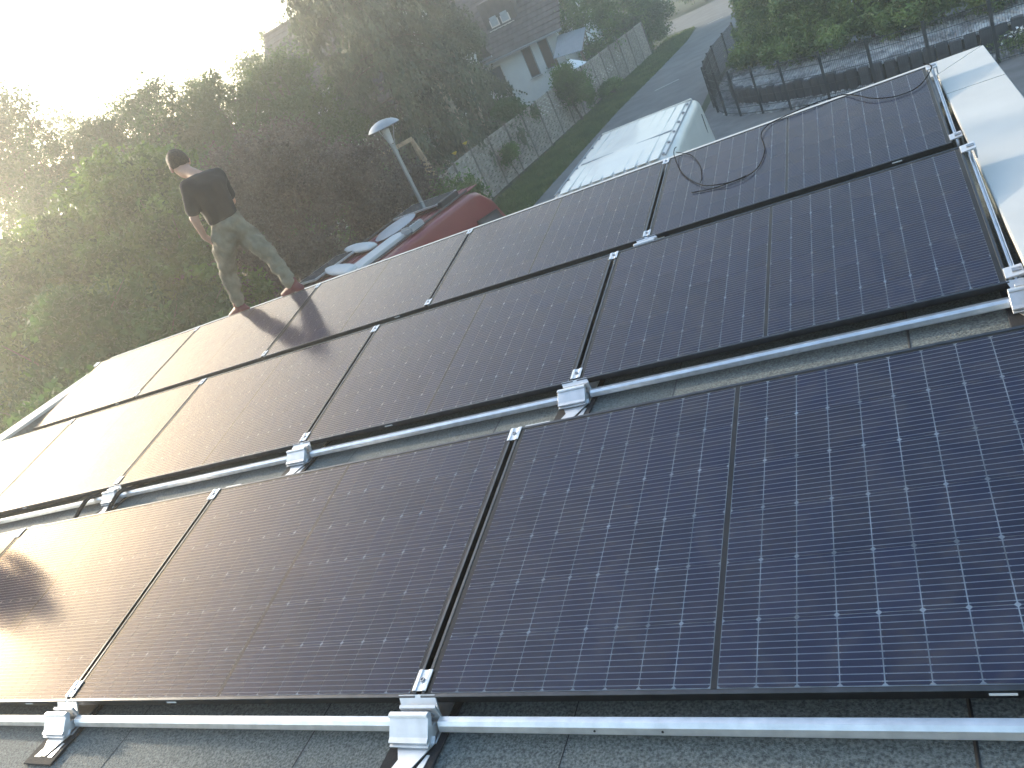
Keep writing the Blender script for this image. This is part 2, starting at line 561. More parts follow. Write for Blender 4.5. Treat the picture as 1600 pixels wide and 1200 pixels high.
# ================================================================ solar panels
CW, CH = 0.0888, 0.1812
def cell_mesh():
    c = 0.0056
    x, y = CW / 2, CH / 2
    poly = [(-x + c, -y), (x - c, -y), (x, -y + c), (x, y - c), (x - c, y), (-x + c, y), (-x, y - c), (-x, -y + c)]
    return MB().prism(poly, -0.0006, 0.0006).mesh('cell', 'cell')
CELL = cell_mesh()
LONG = MB().box((PL / 2, 0, 0), (PL, 0.011, 0.030)).mesh('frame_rail', 'frame_black', bevel=0.0012, seg=1)
SHORT = MB().box((0, (PW - 0.0224) / 2, 0), (0.011, PW - 0.0224, 0.030)).mesh('frame_side', 'frame_black', bevel=0.0012, seg=1)
BACK = MB().box((PL / 2, PW / 2, -0.0075), (PL - 0.022, PW - 0.022, 0.002)).mesh('backsheet', 'backsheet')
GRID = MB().box((PL / 2, PW / 2, -0.0061), (2 * (0.0085 + 9 * (CW + 0.0029)) - 0.002, 6 * (CH + 0.0022) + 0.002, 0.0006)).mesh('gap_glint_sheet', 'gap_glint_sheet')
GLASS = MB().add([(0.0105, 0.0105, -0.002), (PL - 0.0105, 0.0105, -0.002), (PL - 0.0105, PW - 0.0105, -0.002), (0.0105, PW - 0.0105, -0.002)], [(0, 1, 2, 3)]).mesh('glass', 'glass')
RIB = MB().box((PL / 2, PW / 2, -0.0055), (0.0152, PW - 0.03, 0.0010)).mesh('centre_ribbon', 'ribbon')
EDGE = MB().box((PL / 2, 0.0137, -0.0062), (PL - 0.03, 0.003, 0.0008)).mesh('margin_strip', 'ribbon')
STK = MB().box((0, 0, 0), (0.05, 0.0012, 0.007)).mesh('sticker', 'sticker')

def solar_panel(row, k, label):
    """k counts seams from XA towards -x; the panel's +x side is at seam k"""
    x1 = XA - (k - 1) * PITCHX - 0.010
    t = thing('solar_panel', label, 'solar panel', (x1 - PL, ROWY[row], ZN), (TILT, 0, 0), ('solar panels of the front row', 'solar panels of the middle row', 'solar panels of the back row')[row])
    link('frame_rail', LONG, t, (0, 0.0055, -0.015))
    link('frame_rail', LONG, t, (0, PW - 0.0055, -0.015))
    link('frame_side', SHORT, t, (0.0055, 0.0112, -0.015))
    link('frame_side', SHORT, t, (PL - 0.0055, 0.0112, -0.015))
    link('backsheet', BACK, t)
    link('gap_glint_sheet', GRID, t)
    link('centre_ribbon', RIB, t)
    link('glass', GLASS, t)
    if (row + k) % 2 == 0 or row == 0:
        link('sticker', STK, t, (0.62 if k % 2 else 1.45, -0.0008, -0.014))
    for half in (0, 1):
        for c in range(9):
            for r in range(6):
                cx = PL / 2 + (-1 if half == 0 else 1) * (0.0085 + CW / 2 + 0.0012 + c * (CW + 0.0029))
                cy_ = PW / 2 + (r - 2.5) * (CH + 0.0022)
                link('cell', CELL, t, (cx, cy_, -0.0050))
    return t

PLAB = [
    [(0, 'deep navy solar panel of the front row, the one cropped by the corner'),
     (1, 'front row solar panel with purple sheen, between two silver brackets'),
     (2, 'pale glowing front row solar panel with a dark curved reflection'),
     (3, 'front row solar panel of which only a dark sliver shows')],
    [(0, 'middle row solar panel beside the white coping'),
     (1, 'middle row solar panel, second from the white coping'),
     (2, 'middle row solar panel, third from the white coping'),
     (3, 'middle row solar panel, fourth from the white coping'),
     (4, 'middle row solar panel, fifth from the white coping, cut by the picture edge')],
    [(0, 'back row solar panel with a looped black cable lying on it'),
     (1, 'back row solar panel in front of the white van'),
     (2, 'back row solar panel in front of the red van'),
     (3, 'back row solar panel right below the walking man'),
     (4, 'back row solar panel at the end by the dark bushes')],
]
for row in range(3):
    for k, lab in PLAB[row]:
        solar_panel(row, k, lab)

def on_row(row, x, s, h=0.0):
    """point on a row: s metres up the slope from its near edge, h above the glass frame"""
    return (x, ROWY[row] + s * math.cos(TILT) - h * math.sin(TILT), ZN + s * math.sin(TILT) + h * math.cos(TILT))

# clamps
def clamp_parts(t, w=0.050, l=0.068):
    prof = [(-w / 2, 0.0), (w / 2, 0.0), (w / 2, 0.004), (0.012, 0.0045), (0.008, 0.0015), (-0.008, 0.0015), (-0.012, 0.0045), (-w / 2, 0.004)]
    MB().prism(prof, -l / 2, l / 2, 'y').build('plate', 'alu_plate', t, bevel=0.0006, seg=1)
    MB().lathe([(0.0001, 0.0015), (0.0075, 0.0015), (0.0075, 0.008), (0.004, 0.008), (0.004, 0.0045), (0.0001, 0.0045)], n=10).build('bolt', 'steel', t)
ORD = ('first', 'second', 'third', 'fourth', 'fifth')
RN = ('front', 'middle', 'back')
for row, ks in ((0, (0, 1, 2)), (1, (0, 1, 2, 3)), (2, (0, 1, 2, 3))):
    for k in ks:
        for e in (0, 1):
            s = 0.052 if e == 0 else PW - 0.036
            lab = f'silver clamp at the {"lower" if e == 0 else "upper"} end of the {ORD[k]} {RN[row]} row seam from the white coping'
            t = thing('panel_clamp', lab, 'clamp', on_row(row, XA - k * PITCHX, s, 0.0005), (TILT, 0, 0), 'mid clamps holding the solar panels')
            clamp_parts(t)
def end_clamp(row, s, lab, x=XA + PITCHX):
    t = thing('end_clamp', lab, 'clamp', on_row(row, x + 0.012, s, 0.0), (TILT, 0, 0), 'end clamps by the coping')
    prof = [(-0.030, 0.0005), (-0.030, 0.006), (0.030, 0.012), (0.030, -0.045), (0.024, -0.045), (0.024, 0.000), (-0.005, 0.0005)]
    MB().prism(prof, -0.032, 0.032, 'y').build('body', 'alu_plate', t, bevel=0.0008, seg=1)
    MB().box((0.010, 0, 0.0125), (0.030, 0.020, 0.004)).build('slot', 'steel', t)
end_clamp(1, 0.05, 'silver end clamp at the lower corner of the middle row by the coping')
end_clamp(1, PW - 0.045, 'silver end clamp at the upper corner of the middle row by the coping')
end_clamp(2, 0.05, 'silver end clamp at the lower corner of the back row by the coping')
end_clamp(2, PW - 0.045, 'silver end clamp at the upper back corner next to the cable')
t = thing('end_clamp', 'small silver end clamp at the far corner by the dark bushes', 'clamp', on_row(2, XA - 4 * PITCHX - 0.012, PW - 0.04, 0), (TILT, 0, 0), 'end clamps by the coping')
MB().prism([(0.030, 0.0005), (0.030, 0.006), (-0.030, 0.012), (-0.030, -0.045), (-0.024, -0.045), (-0.024, 0.0)], -0.032, 0.032, 'y').build('body', 'alu_plate', t)
# side deflector strips beyond the panels next to the coping
for row in (1, 2):
    t = thing('side_strip', f'grey aluminium strip along the end of the {RN[row]} panel row by the coping', 'rail', on_row(row, XA + PITCHX + 0.006, 0, 0), (TILT, 0, 0))
    MB().prism([(0.0, -0.032), (0.016, -0.032), (0.016, -0.006), (0.013, -0.006), (0.013, -0.029), (0.003, -0.029), (0.003, -0.006), (0.0, -0.006)], 0.0, PW, 'y').build('channel', 'alu', t, bevel=0.0005, seg=1)
    MB().box((0.008, PW / 2, -0.062), (0.004, PW - 0.2, 0.05)).build('web', 'alu', t)

# brackets that carry the lower edges
def bracket(x, row, lab, first=True):
    y0 = ROWY[row]
    t = thing('support_bracket', lab, 'bracket', (x, y0, RZ + 0.003), (0, 0, 0), 'silver support brackets under the lower panel edges')
    # black protection mat with cut-outs showing the plate
    mm = MB().prism([(-0.095, -0.215), (0.085, -0.215), (0.095, 0.22), (-0.085, 0.22)], 0.0, 0.008).build('rubber_mat', 'rubber', t, bevel=0.002, seg=1)
    MB().prism([(-0.055, -0.185), (-0.020, -0.185), (-0.032, -0.120)], 0.008, 0.0100).build('cut_out', 'alu_plate', t)
    MB().prism([(0.030, -0.185), (0.058, -0.185), (0.062, -0.125), (0.052, -0.125)], 0.008, 0.0100).build('cut_out', 'alu_plate', t)
    # folded foot plate running up to the riser
    MB().add([(-0.016, -0.182, 0.011), (0.012, -0.182, 0.011), (0.070, -0.095, 0.020), (-0.062, -0.095, 0.020), (-0.062, -0.080, 0.030), (0.070, -0.080, 0.030),
              (-0.016, -0.182, 0.008), (0.012, -0.182, 0.008), (0.070, -0.092, 0.016), (-0.062, -0.092, 0.016)],
             [(0, 1, 2, 3), (3, 2, 5, 4), (6, 9, 8, 7), (0, 6, 7, 1), (1, 7, 8, 2), (3, 9, 6, 0), (4, 5, 8, 9)]).build('foot_plate', 'alu_plate', t)
    MB().box((0.005, 0.055, 0.011), (0.125, 0.29, 0.005)).build('base_plate', 'alu', t, bevel=0.001, seg=1)
    # ribbed extruded riser, profile in (y, z)
    prof = [(-0.100, 0.020), (-0.116, 0.024), (-0.116, 0.029), (-0.104, 0.032), (-0.112, 0.036), (-0.112, 0.041), (-0.098, 0.046), (-0.092, 0.052), (-0.060, 0.080), (-0.064, 0.084), (-0.060, 0.090), (-0.047, 0.090),
            (-0.040, 0.078), (-0.062, 0.050), (-0.040, 0.040), (-0.036, 0.020)]
    MB().prism(prof, -0.075, 0.062, 'x').build('riser', 'alu_plate', t, bevel=0.0008, seg=1)
    MB().prism([(-0.034, 0.012), (-0.026, 0.012), (-0.026, 0.092), (-0.034, 0.088)], -0.050, 0.078, 'x').build('back_plate', 'alu_plate', t, bevel=0.0008, seg=1)
    MB().add([(-0.055, -0.028, 0.058), (0.075, -0.028, 0.058), (0.060, 0.006, 0.094), (-0.070, 0.006, 0.094), (-0.055, -0.024, 0.056), (0.075, -0.024, 0.056), (0.060, 0.010, 0.092), (-0.070, 0.010, 0.092)],
             [(0, 1, 2, 3), (4, 7, 6, 5), (0, 4, 5, 1), (1, 5, 6, 2), (2, 6, 7, 3), (3, 7, 4, 0)]).build('lip', 'alu_plate', t)
    for bx in (-0.02, 0.055):
        MB().tube([(bx, -0.036, 0.060), (bx, -0.020, 0.060)], [0.007, 0.007], 8).build('bolt', 'steel', t)
    return t
for k in (0, 1):
    bracket(XA - k * PITCHX, 0, f'silver bracket on black mat under the {("largest navy panel corner", "glowing front panel corner")[k]}')
for k, lab in ((-1, 'silver bracket in the gap beside the white coping'), (0, 'silver bracket in the gap, second from the white coping'), (1, 'silver bracket in the gap, third from the white coping'), (2, 'silver bracket in the gap crossed by black straps'), (3, 'silver bracket in the gap, hidden behind the pale panels')):
    if k < 3:
        bracket(XA - k * PITCHX + (0.05 if k == -1 else 0), 1, lab)
bracket(XA, 2, 'silver bracket glimpsed in the dark slit between middle and back rows')

# rear supports under the upper edges
for row, ks in ((0, (0, 1, 2)), (1, (0, 1)), (2, (1, 2))):
    for k in ks:
        x = XA - k * PITCHX + 0.055
        y = ROWY[row] + PW * math.cos(TILT)
        z = ZN + PW * math.sin(TILT)
        t = thing('rear_support', f'silver rear support under the {ORD[k]} upper {RN[row]} row seam from the coping', 'bracket', (x, y, RZ + 0.003), (0, 0, 0), 'rear supports under the upper panel edges')
        MB().box((0, -0.03, 0.006), (0.15, 0.24, 0.010)).build('base', 'rubber', t)
        MB().prism([(-0.04, 0.012), (0.045, 0.012), (0.012, z - RZ - 0.045), (-0.012, z - RZ - 0.045)], -0.045, 0.045, 'x').build('post', 'alu', t, bevel=0.001, seg=1)
        if row == 0:
            MB().prism([(0.0, 0.0), (0.026, 0.003), (0.026, 0.007), (0.012, 0.008), (0.012, 0.011), (0.0, 0.010)], -0.055, 0.055, 'x').build('lip', 'alu_plate', t, loc=(0.02, 0.004, z - RZ - 0.025))

# rails
def rail(x0, x1, row, lab):
    y0 = ROWY[row] - 0.046
    t = thing('mounting_rail', lab, 'rail', ((x0 + x1) / 2, y0, RZ + 0.038), (0, 0, 0), 'aluminium rails running along the panel rows')
    h = (x1 - x0) / 2
    prof = [(-0.020, -0.016), (-0.023, -0.011), (-0.016, 0.010), (-0.006, 0.022), (0.016, 0.022), (0.016, 0.018), (-0.003, 0.018), (-0.011, 0.008), (-0.018, -0.010), (-0.014, -0.016)]
    MB().prism([(a * .8, b * .8) for a, b in prof], -h, h, 'x').build('profile', 'alu', t, bevel=0.0005, seg=1)
    return t
r = rail(XA + 0.075, XA + PITCHX + 0.3, 0, 'long silver rail below the largest navy panel')
for hx in (-0.50, -0.32):
    MB().tube([(hx, -0.0125, 0.000), (hx, -0.0172, 0.000)], 0.003, 8).build('hole', 'rubber', r)
rail(XA - PITCHX + 0.075, XA - 0.06, 0, 'silver rail below the purple front panel')
rail(XA - 2 * PITCHX + 0.075, XA - PITCHX - 0.06, 0, 'silver rail stub below the pale front panel')
rail(XA + 0.075, XA + PITCHX - 0.02, 1, 'silver rail in the gap, next to the coping')
rail(XA - PITCHX + 0.075, XA - 0.06, 1, 'silver rail in the gap, second from the coping')
rail(XA - 2 * PITCHX + 0.075, XA - PITCHX - 0.06, 1, 'silver rail in the gap, third from the coping')
rail(XA - 3 * PITCHX + 0.075, XA - 2 * PITCHX - 0.06, 1, 'silver rail in the gap, fourth from the coping')

# cables
def smooth_path(pts, n=6):
    P = [Vector(p) for p in pts]
    out = []
    for i in range(len(P) - 1):
        p0, p1, p2, p3 = P[max(i - 1, 0)], P[i], P[i + 1], P[min(i + 2, len(P) - 1)]
        for j in range(n):
            u = j / n
            out.append(0.5 * ((2 * p1) + (-p0 + p2) * u + (2 * p0 - 5 * p1 + 4 * p2 - p3) * u * u + (-p0 + 3 * p1 - 3 * p2 + p3) * u ** 3))
    out.append(P[-1])
    return out
cpts = [(1.215, 4.62), (1.25, 4.50), (1.16, 4.31), (1.04, 4.28), (0.91, 4.34), (0.82, 4.47), (0.75, 4.58), (0.68, 4.61), (0.56, 4.60), (0.42, 4.585), (0.31, 4.58), (0.24, 4.53), (0.20, 4.39), (0.23, 4.15), (0.19, 3.93), (0.09, 3.83), (-0.06, 3.85), (-0.19, 3.96), (-0.34, 4.23), (-0.41, 4.46), (-0.43, 4.60), (-0.425, 4.66)]
def rowz(y): return ZN + (y - ROWY[2]) * math.tan(TILT)
cable = thing('black_cable', 'thin black cable looped across the back row panel', 'cable', (0.2, 4.2, rowz(4.2)))
zz = [0.012 + (0.03 if i >= len(cpts) - 3 else 0) + 0.006 * math.sin(i * 1.7) for i in range(len(cpts))]
pp = smooth_path([(x - 0.2, y - 4.2, rowz(y) - rowz(4.2) + zz[i]) for i, (x, y) in enumerate(cpts)])
MB().tube(pp, 0.0032, 8).build('strand', 'cable', cable, smooth=True)
c2 = [(-0.435, 4.64), (-0.38, 4.58), (-0.30, 4.48), (-0.22, 4.27), (-0.185, 4.05), (-0.19, 3.98)]
MB().tube(smooth_path([(x - 0.2, y - 4.2, rowz(y) - rowz(4.2) + 0.010) for x, y in c2]), 0.0026, 8).build('strand', 'cable', cable, smooth=True)
c3 = [(-0.24, 3.885), (-0.10, 3.845), (0.04, 3.85), (0.12, 3.87)]
MB().tube(smooth_path([(x - 0.2, y - 4.2, rowz(y) - rowz(4.2) + 0.006) for x, y in c3]), 0.0035, 8).build('strand', 'cable', cable, smooth=True)
for i, (xa, lab) in enumerate(((-3.86, 'black strap lying over the gap rail, farther from the coping'), (-4.22, 'black strap over the gap rail just beside the bracket'))):
    t = thing('black_strap', lab, 'strap', (xa, 1.5, RZ), group='black straps in the gap')
    MB().tube(smooth_path([(0.05, 0.35, 0.02), (0.03, 0.24, 0.05), (0.0, 0.17, 0.078), (-0.03, 0.1, 0.05), (-0.05, 0.0, 0.012), (-0.08, -0.2, 0.012)]), 0.014, 6).build('band', 'rubber', t, smooth=True)

# ================================================================ people
def ball(mb, c, r, n=12):
    """an ellipsoid; r is a number or three radii"""
    r = (r, r, r) if isinstance(r, (int, float)) else r
    vs, fs = [], []
    for i in range(n + 1):
        th = math.pi * i / n
        for j in range(n):
            ph = 2 * math.pi * j / n
            vs.append((c[0] + r[0] * math.sin(th) * math.cos(ph), c[1] + r[1] * math.sin(th) * math.sin(ph), c[2] + r[2] * math.cos(th)))
    for i in range(n):
        for j in range(n):
            fs.append((i * n + j, i * n + (j + 1) % n, (i + 1) * n + (j + 1) % n, (i + 1) * n + j))
    mb.add(vs, fs)


def fused(name, P, edges, rad_, m, voxel=.011, smooth=5, folds=0.0, fscale=.09):
    """one continuous skin: tapered limbs of round sections flowed into one surface"""
    mb = MB()
    for p, r in zip(P, rad_):
        ball(mb, p, r)
    for a, b in edges:
        pa, pb = Vector(P[a]), Vector(P[b])
        ra = np.array(rad_[a] if not isinstance(rad_[a], (int, float)) else (rad_[a],) * 3)
        rb = np.array(rad_[b] if not isinstance(rad_[b], (int, float)) else (rad_[b],) * 3)
        k = max(2, int((pb - pa).length / (.35 * min(ra.min(), rb.min()))))
        k = min(k, 16)
        for i in range(1, k):
            u = i / k
            ball(mb, pa.lerp(pb, u), tuple(ra * (1 - u) + rb * u))
    me = bpy.data.meshes.new(name)
    me.from_pydata(mb.v, [], mb.f)
    o = bpy.data.objects.new(name, me)
    col.objects.link(o)
    md = o.modifiers.new('remesh', 'REMESH')
    md.mode = 'VOXEL'
    md.voxel_size = voxel
    sm = o.modifiers.new('smooth', 'SMOOTH')
    sm.factor = .5
    sm.iterations = smooth
    if folds:
        tx = bpy.data.textures.new(name, 'CLOUDS')
        tx.noise_scale = fscale
        tx.noise_depth = 1
        dm_ = o.modifiers.new('folds', 'DISPLACE')
        dm_.texture = tx
        dm_.strength = folds
        dm_.mid_level = .5
    bpy.context.view_layer.update()
    dg = bpy.context.evaluated_depsgraph_get()
    out = bpy.data.meshes.new_from_object(o.evaluated_get(dg))
    bpy.data.objects.remove(o)
    out.name = name
    out.materials.clear()
    out.materials.append(MATS[m])
    out.shade_smooth()
    return out


def person(label, base, yaw, trouser_mat, shoe_mat, scale=1.0, bend=0.0):
    """figure walking along -x, seen from its own side; coordinates in metres above the feet"""
    t = thing('person', label, 'person', base, (0, 0, yaw))
    t.scale = (scale,) * 3
    J = dict(pelvis=(.085, .0, .89), waist=(.09, .01, 1.04), chest=(.095, .02, 1.26), nb=(.050, .035, 1.415), n2=(-.025, .060, 1.465),
             h0=(-.115, .095, 1.505), h1=(-.150, .112, 1.575), h2=(-.150, .116, 1.640), chin=(-.195, .140, 1.480), nose=(-.250, .165, 1.535),
             sl=(.045, -.140, 1.355), el=(-.035, -.215, 1.075), wl=(-.085, -.175, .885), hl=(-.070, -.125, .800),
             sr=(.150, .180, 1.325), er=(.045, .275, 1.06), wr=(-.10, .235, .96), hr=(-.16, .19, .93),
             tl=(.03, -.075, .82), kl=(-.205, -.05, .465), al=(-.330, -.035, .095), fl=(-.46, -.035, .045), hel=(-.30, -.035, .05),
             tr=(.115, .085, .82), kr=(.290, .075, .450), ar=(.385, .055, .095), fr=(.255, .055, .045), her=(.42, .055, .05))
    rd = dict(pelvis=(.145, .125, .11), waist=(.13, .115, .10), chest=(.135, .14, .13), nb=.062, n2=.056, h0=.074, h1=(.092, .090, .085), h2=(.088, .086, .082), chin=.038, nose=.014,
              sl=.062, el=.044, wl=.031, hl=(.036, .030, .040), sr=.062, er=.044, wr=.031, hr=(.038, .034, .034),
              tl=.09, kl=.062, al=.043, fl=.034, hel=.036, tr=.09, kr=.062, ar=.043, fr=.034, her=.036)
    ed = [('pelvis', 'waist'), ('waist', 'chest'), ('chest', 'nb'), ('nb', 'n2'), ('n2', 'h0'), ('h0', 'h1'), ('h1', 'h2'), ('h0', 'chin'), ('h1', 'nose'),
          ('chest', 'sl'), ('sl', 'el'), ('el', 'wl'), ('wl', 'hl'), ('chest', 'sr'), ('sr', 'er'), ('er', 'wr'), ('wr', 'hr'),
          ('pelvis', 'tl'), ('tl', 'kl'), ('kl', 'al'), ('al', 'fl'), ('al', 'hel'), ('pelvis', 'tr'), ('tr', 'kr'), ('kr', 'ar'), ('ar', 'fr'), ('ar', 'her')]
    # fingers and thumbs
    for s, hand, fwd, side in (('l', 'hl', Vector((.10, .32, -.94)), Vector((-.9, .4, .1))), ('r', 'hr', Vector((-.75, -.35, -.55)), Vector((-.3, .2, .9)))):
        fwd.normalize(); side.normalize()
        b0 = Vector(J[hand])
        for fi, (off, ln) in enumerate(((-.028, .062), (-.010, .074), (.009, .070), (.026, .055))):
            a = b0 + fwd * .028 + side * off
            b = a + fwd * ln * .6
            c = b + (fwd * .7 + Vector((.3, .5, -.2))).normalized() * ln * .5
            for q, nm in ((a, 'a'), (b, 'b'), (c, 'c')):
                J[f'{s}f{fi}{nm}'] = tuple(q); rd[f'{s}f{fi}{nm}'] = .0088
            ed += [(hand, f'{s}f{fi}a'), (f'{s}f{fi}a', f'{s}f{fi}b'), (f'{s}f{fi}b', f'{s}f{fi}c')]
        a = b0 - side * .034 + fwd * .005
        b = a + (fwd * .8 - side * .5).normalized() * .045
        J[f'{s}ta'] = tuple(a); J[f'{s}tb'] = tuple(b); rd[f'{s}ta'] = .011; rd[f'{s}tb'] = .009
        ed += [(hand, f'{s}ta'), (f'{s}ta', f'{s}tb')]
    def lean(p):
        x, y, z = p
        if bend and z > .9:
            a = bend * (z - .9)
            y = y - a
        return (x, y, z)
    keys = list(J)
    ix = {k: i for i, k in enumerate(keys)}
    link('body', fused('body', [lean(J[k]) for k in keys], [(ix[a], ix[b]) for a, b in ed], [rd[k] for k in keys], 'skin', .0075, 4), t)
    def garment(name, spec, edges, m, folds):
        ks = list(spec); jx = {k: i for i, k in enumerate(ks)}
        P = [lean(J[k] if v[0] is None else v[0]) for k, v in spec.items()]
        link(name, fused(name, P, [(jx[a], jx[b]) for a, b in edges], [v[1] for v in spec.values()], m, .012, 5, folds), t)
    mid = lambda a, b, f: tuple(J[a][i] * (1 - f) + J[b][i] * f for i in range(3))
    garment('t_shirt', {'hem': ((.085, .0, .965), (.165, .150, .045)), 'waist': (None, (.172, .155, .10)), 'chest': (None, (.188, .185, .13)), 'top': ((.082, .025, 1.360), (.130, .140, .075)),
                        'sl': (None, .080), 'ul': (mid('sl', 'el', .45), .072), 'ul2': (mid('sl', 'el', .72), .070),
                        'sr': (None, .080), 'ur': (mid('sr', 'er', .45), .072), 'ur2': (mid('sr', 'er', .72), .070)},
            [('hem', 'waist'), ('waist', 'chest'), ('chest', 'top'), ('top', 'sl'), ('chest', 'sl'), ('sl', 'ul'), ('ul', 'ul2'), ('top', 'sr'), ('chest', 'sr'), ('sr', 'ur'), ('ur', 'ur2')], 'shirt', .016)
    garment('trousers', {'belt': ((.085, .005, .965), (.155, .140, .03)), 'pelvis': (None, (.175, .155, .11)), 'tl': ((.015, -.065, .76), .125), 'ml': (mid('tl', 'kl', .5), .108), 'kl': (None, .088), 'cl': (mid('kl', 'al', .45), .082), 'el': (mid('kl', 'al', .86), .066),
                         'tr': ((.135, .075, .76), .125), 'mr': (mid('tr', 'kr', .5), .106), 'kr': (None, .086), 'cr': (mid('kr', 'ar', .45), .080), 'er': (mid('kr', 'ar', .86), .068)},
            [('belt', 'pelvis'), ('pelvis', 'tl'), ('tl', 'ml'), ('ml', 'kl'), ('kl', 'cl'), ('cl', 'el'), ('pelvis', 'tr'), ('tr', 'mr'), ('mr', 'kr'), ('kr', 'cr'), ('cr', 'er')], trouser_mat, .055)
    for a, f_, h_ in (('al', 'fl', 'hel'), ('ar', 'fr', 'her')):
        A, Fv, H = Vector(J[a]), Vector(J[f_]), Vector(J[h_])
        sm = link('shoe', fused('shoe', [A + Vector((0, 0, .035)), A + Vector((0, 0, -.02)), H + Vector((.02, 0, -.01)), (A + Fv) / 2 + Vector((0, 0, -.012)), Fv + Vector((0, 0, -.005)), Fv + Vector((-.05, 0, -.012))],
                                    [(0, 1), (1, 2), (1, 3), (3, 4), (4, 5)], [.058, .056, .046, .048, .042, .030], shoe_mat, .008, 4), t)
        d = (Fv - H); d.normalize()
        n_ = Vector((0, 1, 0))
        c = H + Vector((.035, 0, -.048)); e = Fv + Vector((-.075, 0, -.040))
        vs = []
        for zoff in (0.0, -.016):
            for u, w in ((0, .030), (.15, .040), (.55, .040), (.85, .046), (1, .026)):
                p = c.lerp(e, u)
                vs += [p + n_ * w + Vector((0, 0, zoff)), p - n_ * w + Vector((0, 0, zoff))]
        fs = []
        for k in range(4):
            q = 2 * k
            fs += [(q, q + 2, q + 3, q + 1), (10 + q, 11 + q, 13 + q, 12 + q), (q, 10 + q, 12 + q, q + 2), (q + 1, q + 3, 13 + q, 11 + q)]
        fs += [(0, 1, 11, 10), (8, 18, 19, 9)]
        MB().add(vs, fs).build('sole', 'shoe_sole', sm, bevel=.004, seg=1)
    # hair cap: upper back of the skull
    hc = Vector(lean((-.140, .112, 1.610)))
    fd = Vector((-.78, .40, -.35)).normalized()
    mb = MB(); vs = []; nu, nv = 22, 14
    for i in range(nv + 1):
        th = math.pi * i / nv
        for j in range(nu):
            ph = 2 * math.pi * j / nu
            d = Vector((math.sin(th) * math.cos(ph), math.sin(th) * math.sin(ph), math.cos(th)))
            r_ = Vector((d.x * .106, d.y * .101, d.z * .116))
            f = d.dot(fd)
            low = -d.z
            ss_ = lambda x, lo, hi: min(1.0, max(0.0, (x - lo) / (hi - lo)))
            sh = 1.0 - .26 * ss_(f, .30, .55) * (1 - ss_(d.z, .25, .55)) - .24 * ss_(low + .10 * math.sin(5 * ph) + random.uniform(-.08, .08), .42, .80)
            jit = 1 + .02 * math.sin(7 * ph + 5 * th) + random.uniform(-.025, .03)
            vs.append(hc + r_ * sh * jit)
    fs = [(i * nu + j, i * nu + (j + 1) % nu, (i + 1) * nu + (j + 1) % nu, (i + 1) * nu + j) for i in range(nv) for j in range(nu)]
    mb.add(vs, fs).build('hair', 'hair', t, smooth=True)
    for sgn in (-1, 1):
        c = Vector(lean((-.140, .110, 1.565))) + Vector((.5, .85, 0)).normalized() * .092 * sgn
        MB().lathe([(.001, -.034), (.014, -.028), (.017, 0), (.021, .018), (.014, .032), (.001, .034)], n=8).build('ear', 'skin', t, smooth=True, loc=c, rot=(0, .25, rad(60)))
    return t

person('man in black t-shirt and olive trousers walking along the far roof edge', (-4.95, 4.85, CZ + 0.012), 0.0, 'trousers', 'shoe_red')
person('person in dark clothes standing in the gap between the panel rows', (-6.25, 1.40, RZ + 0.02), rad(0), 'denim', 'rubber', 1.08, bend=0.0)

# ================================================================ vans
def van_body(t, secs, m, name='body'):
    """secs: (y, half width low, half width roof, z bottom, z roof, roof radius)"""
    rings = []
    for (y, wl_, wr_, zb, zt, r_) in secs:
        sh = zb + (zt - zb) * 0.62
        half = [(wl_ * .92, zb), (wl_, zb + .12), (wl_, zb + (sh - zb) * .55), (wl_ * .992, sh)]
        for k in range(7):
            a = math.pi / 2 * k / 6
            half.append((wr_ - r_ + r_ * math.cos(a) , zt - r_ + r_ * math.sin(a)))
        half.append(((wr_ - r_) * .5, zt + .018))
        ring = half + [(0, zt + .024)] + [(-x, z) for x, z in reversed(half)]
        rings.append([(x, y, z) for x, z in ring])
    n = len(rings[0])
    vs = [p for q in rings for p in q]
    fs = []
    for i in range(len(rings) - 1):
        for k in range(n):
            fs.append((i * n + k, i * n + (k + 1) % n, (i + 1) * n + (k + 1) % n, (i + 1) * n + k))
    fs.append(tuple(range(n)))
    fs.append(tuple((len(rings) - 1) * n + k for k in range(n)))
    return MB().add(vs, fs).build(name, m, t, smooth='auto')


def wheel(t, x, y):
    sg = 1 if x > 0 else -1
    w = MB().lathe([(.20, -.1), (.31, -.11), (.345, -.08), (.345, .08), (.31, .11), (.20, .1)], n=24).build('tyre', 'rubber', t, loc=(x, y, .345), rot=(0, math.pi / 2, 0), smooth='auto')
    MB().lathe([(.001, -.02), (.06, 0), (.19, .02), (.205, .085), (.205, -.085), (.19, -.06), (.001, -.05)], n=18).build('rim', 'alu', w, rot=(0, 0 if sg > 0 else math.pi, 0))


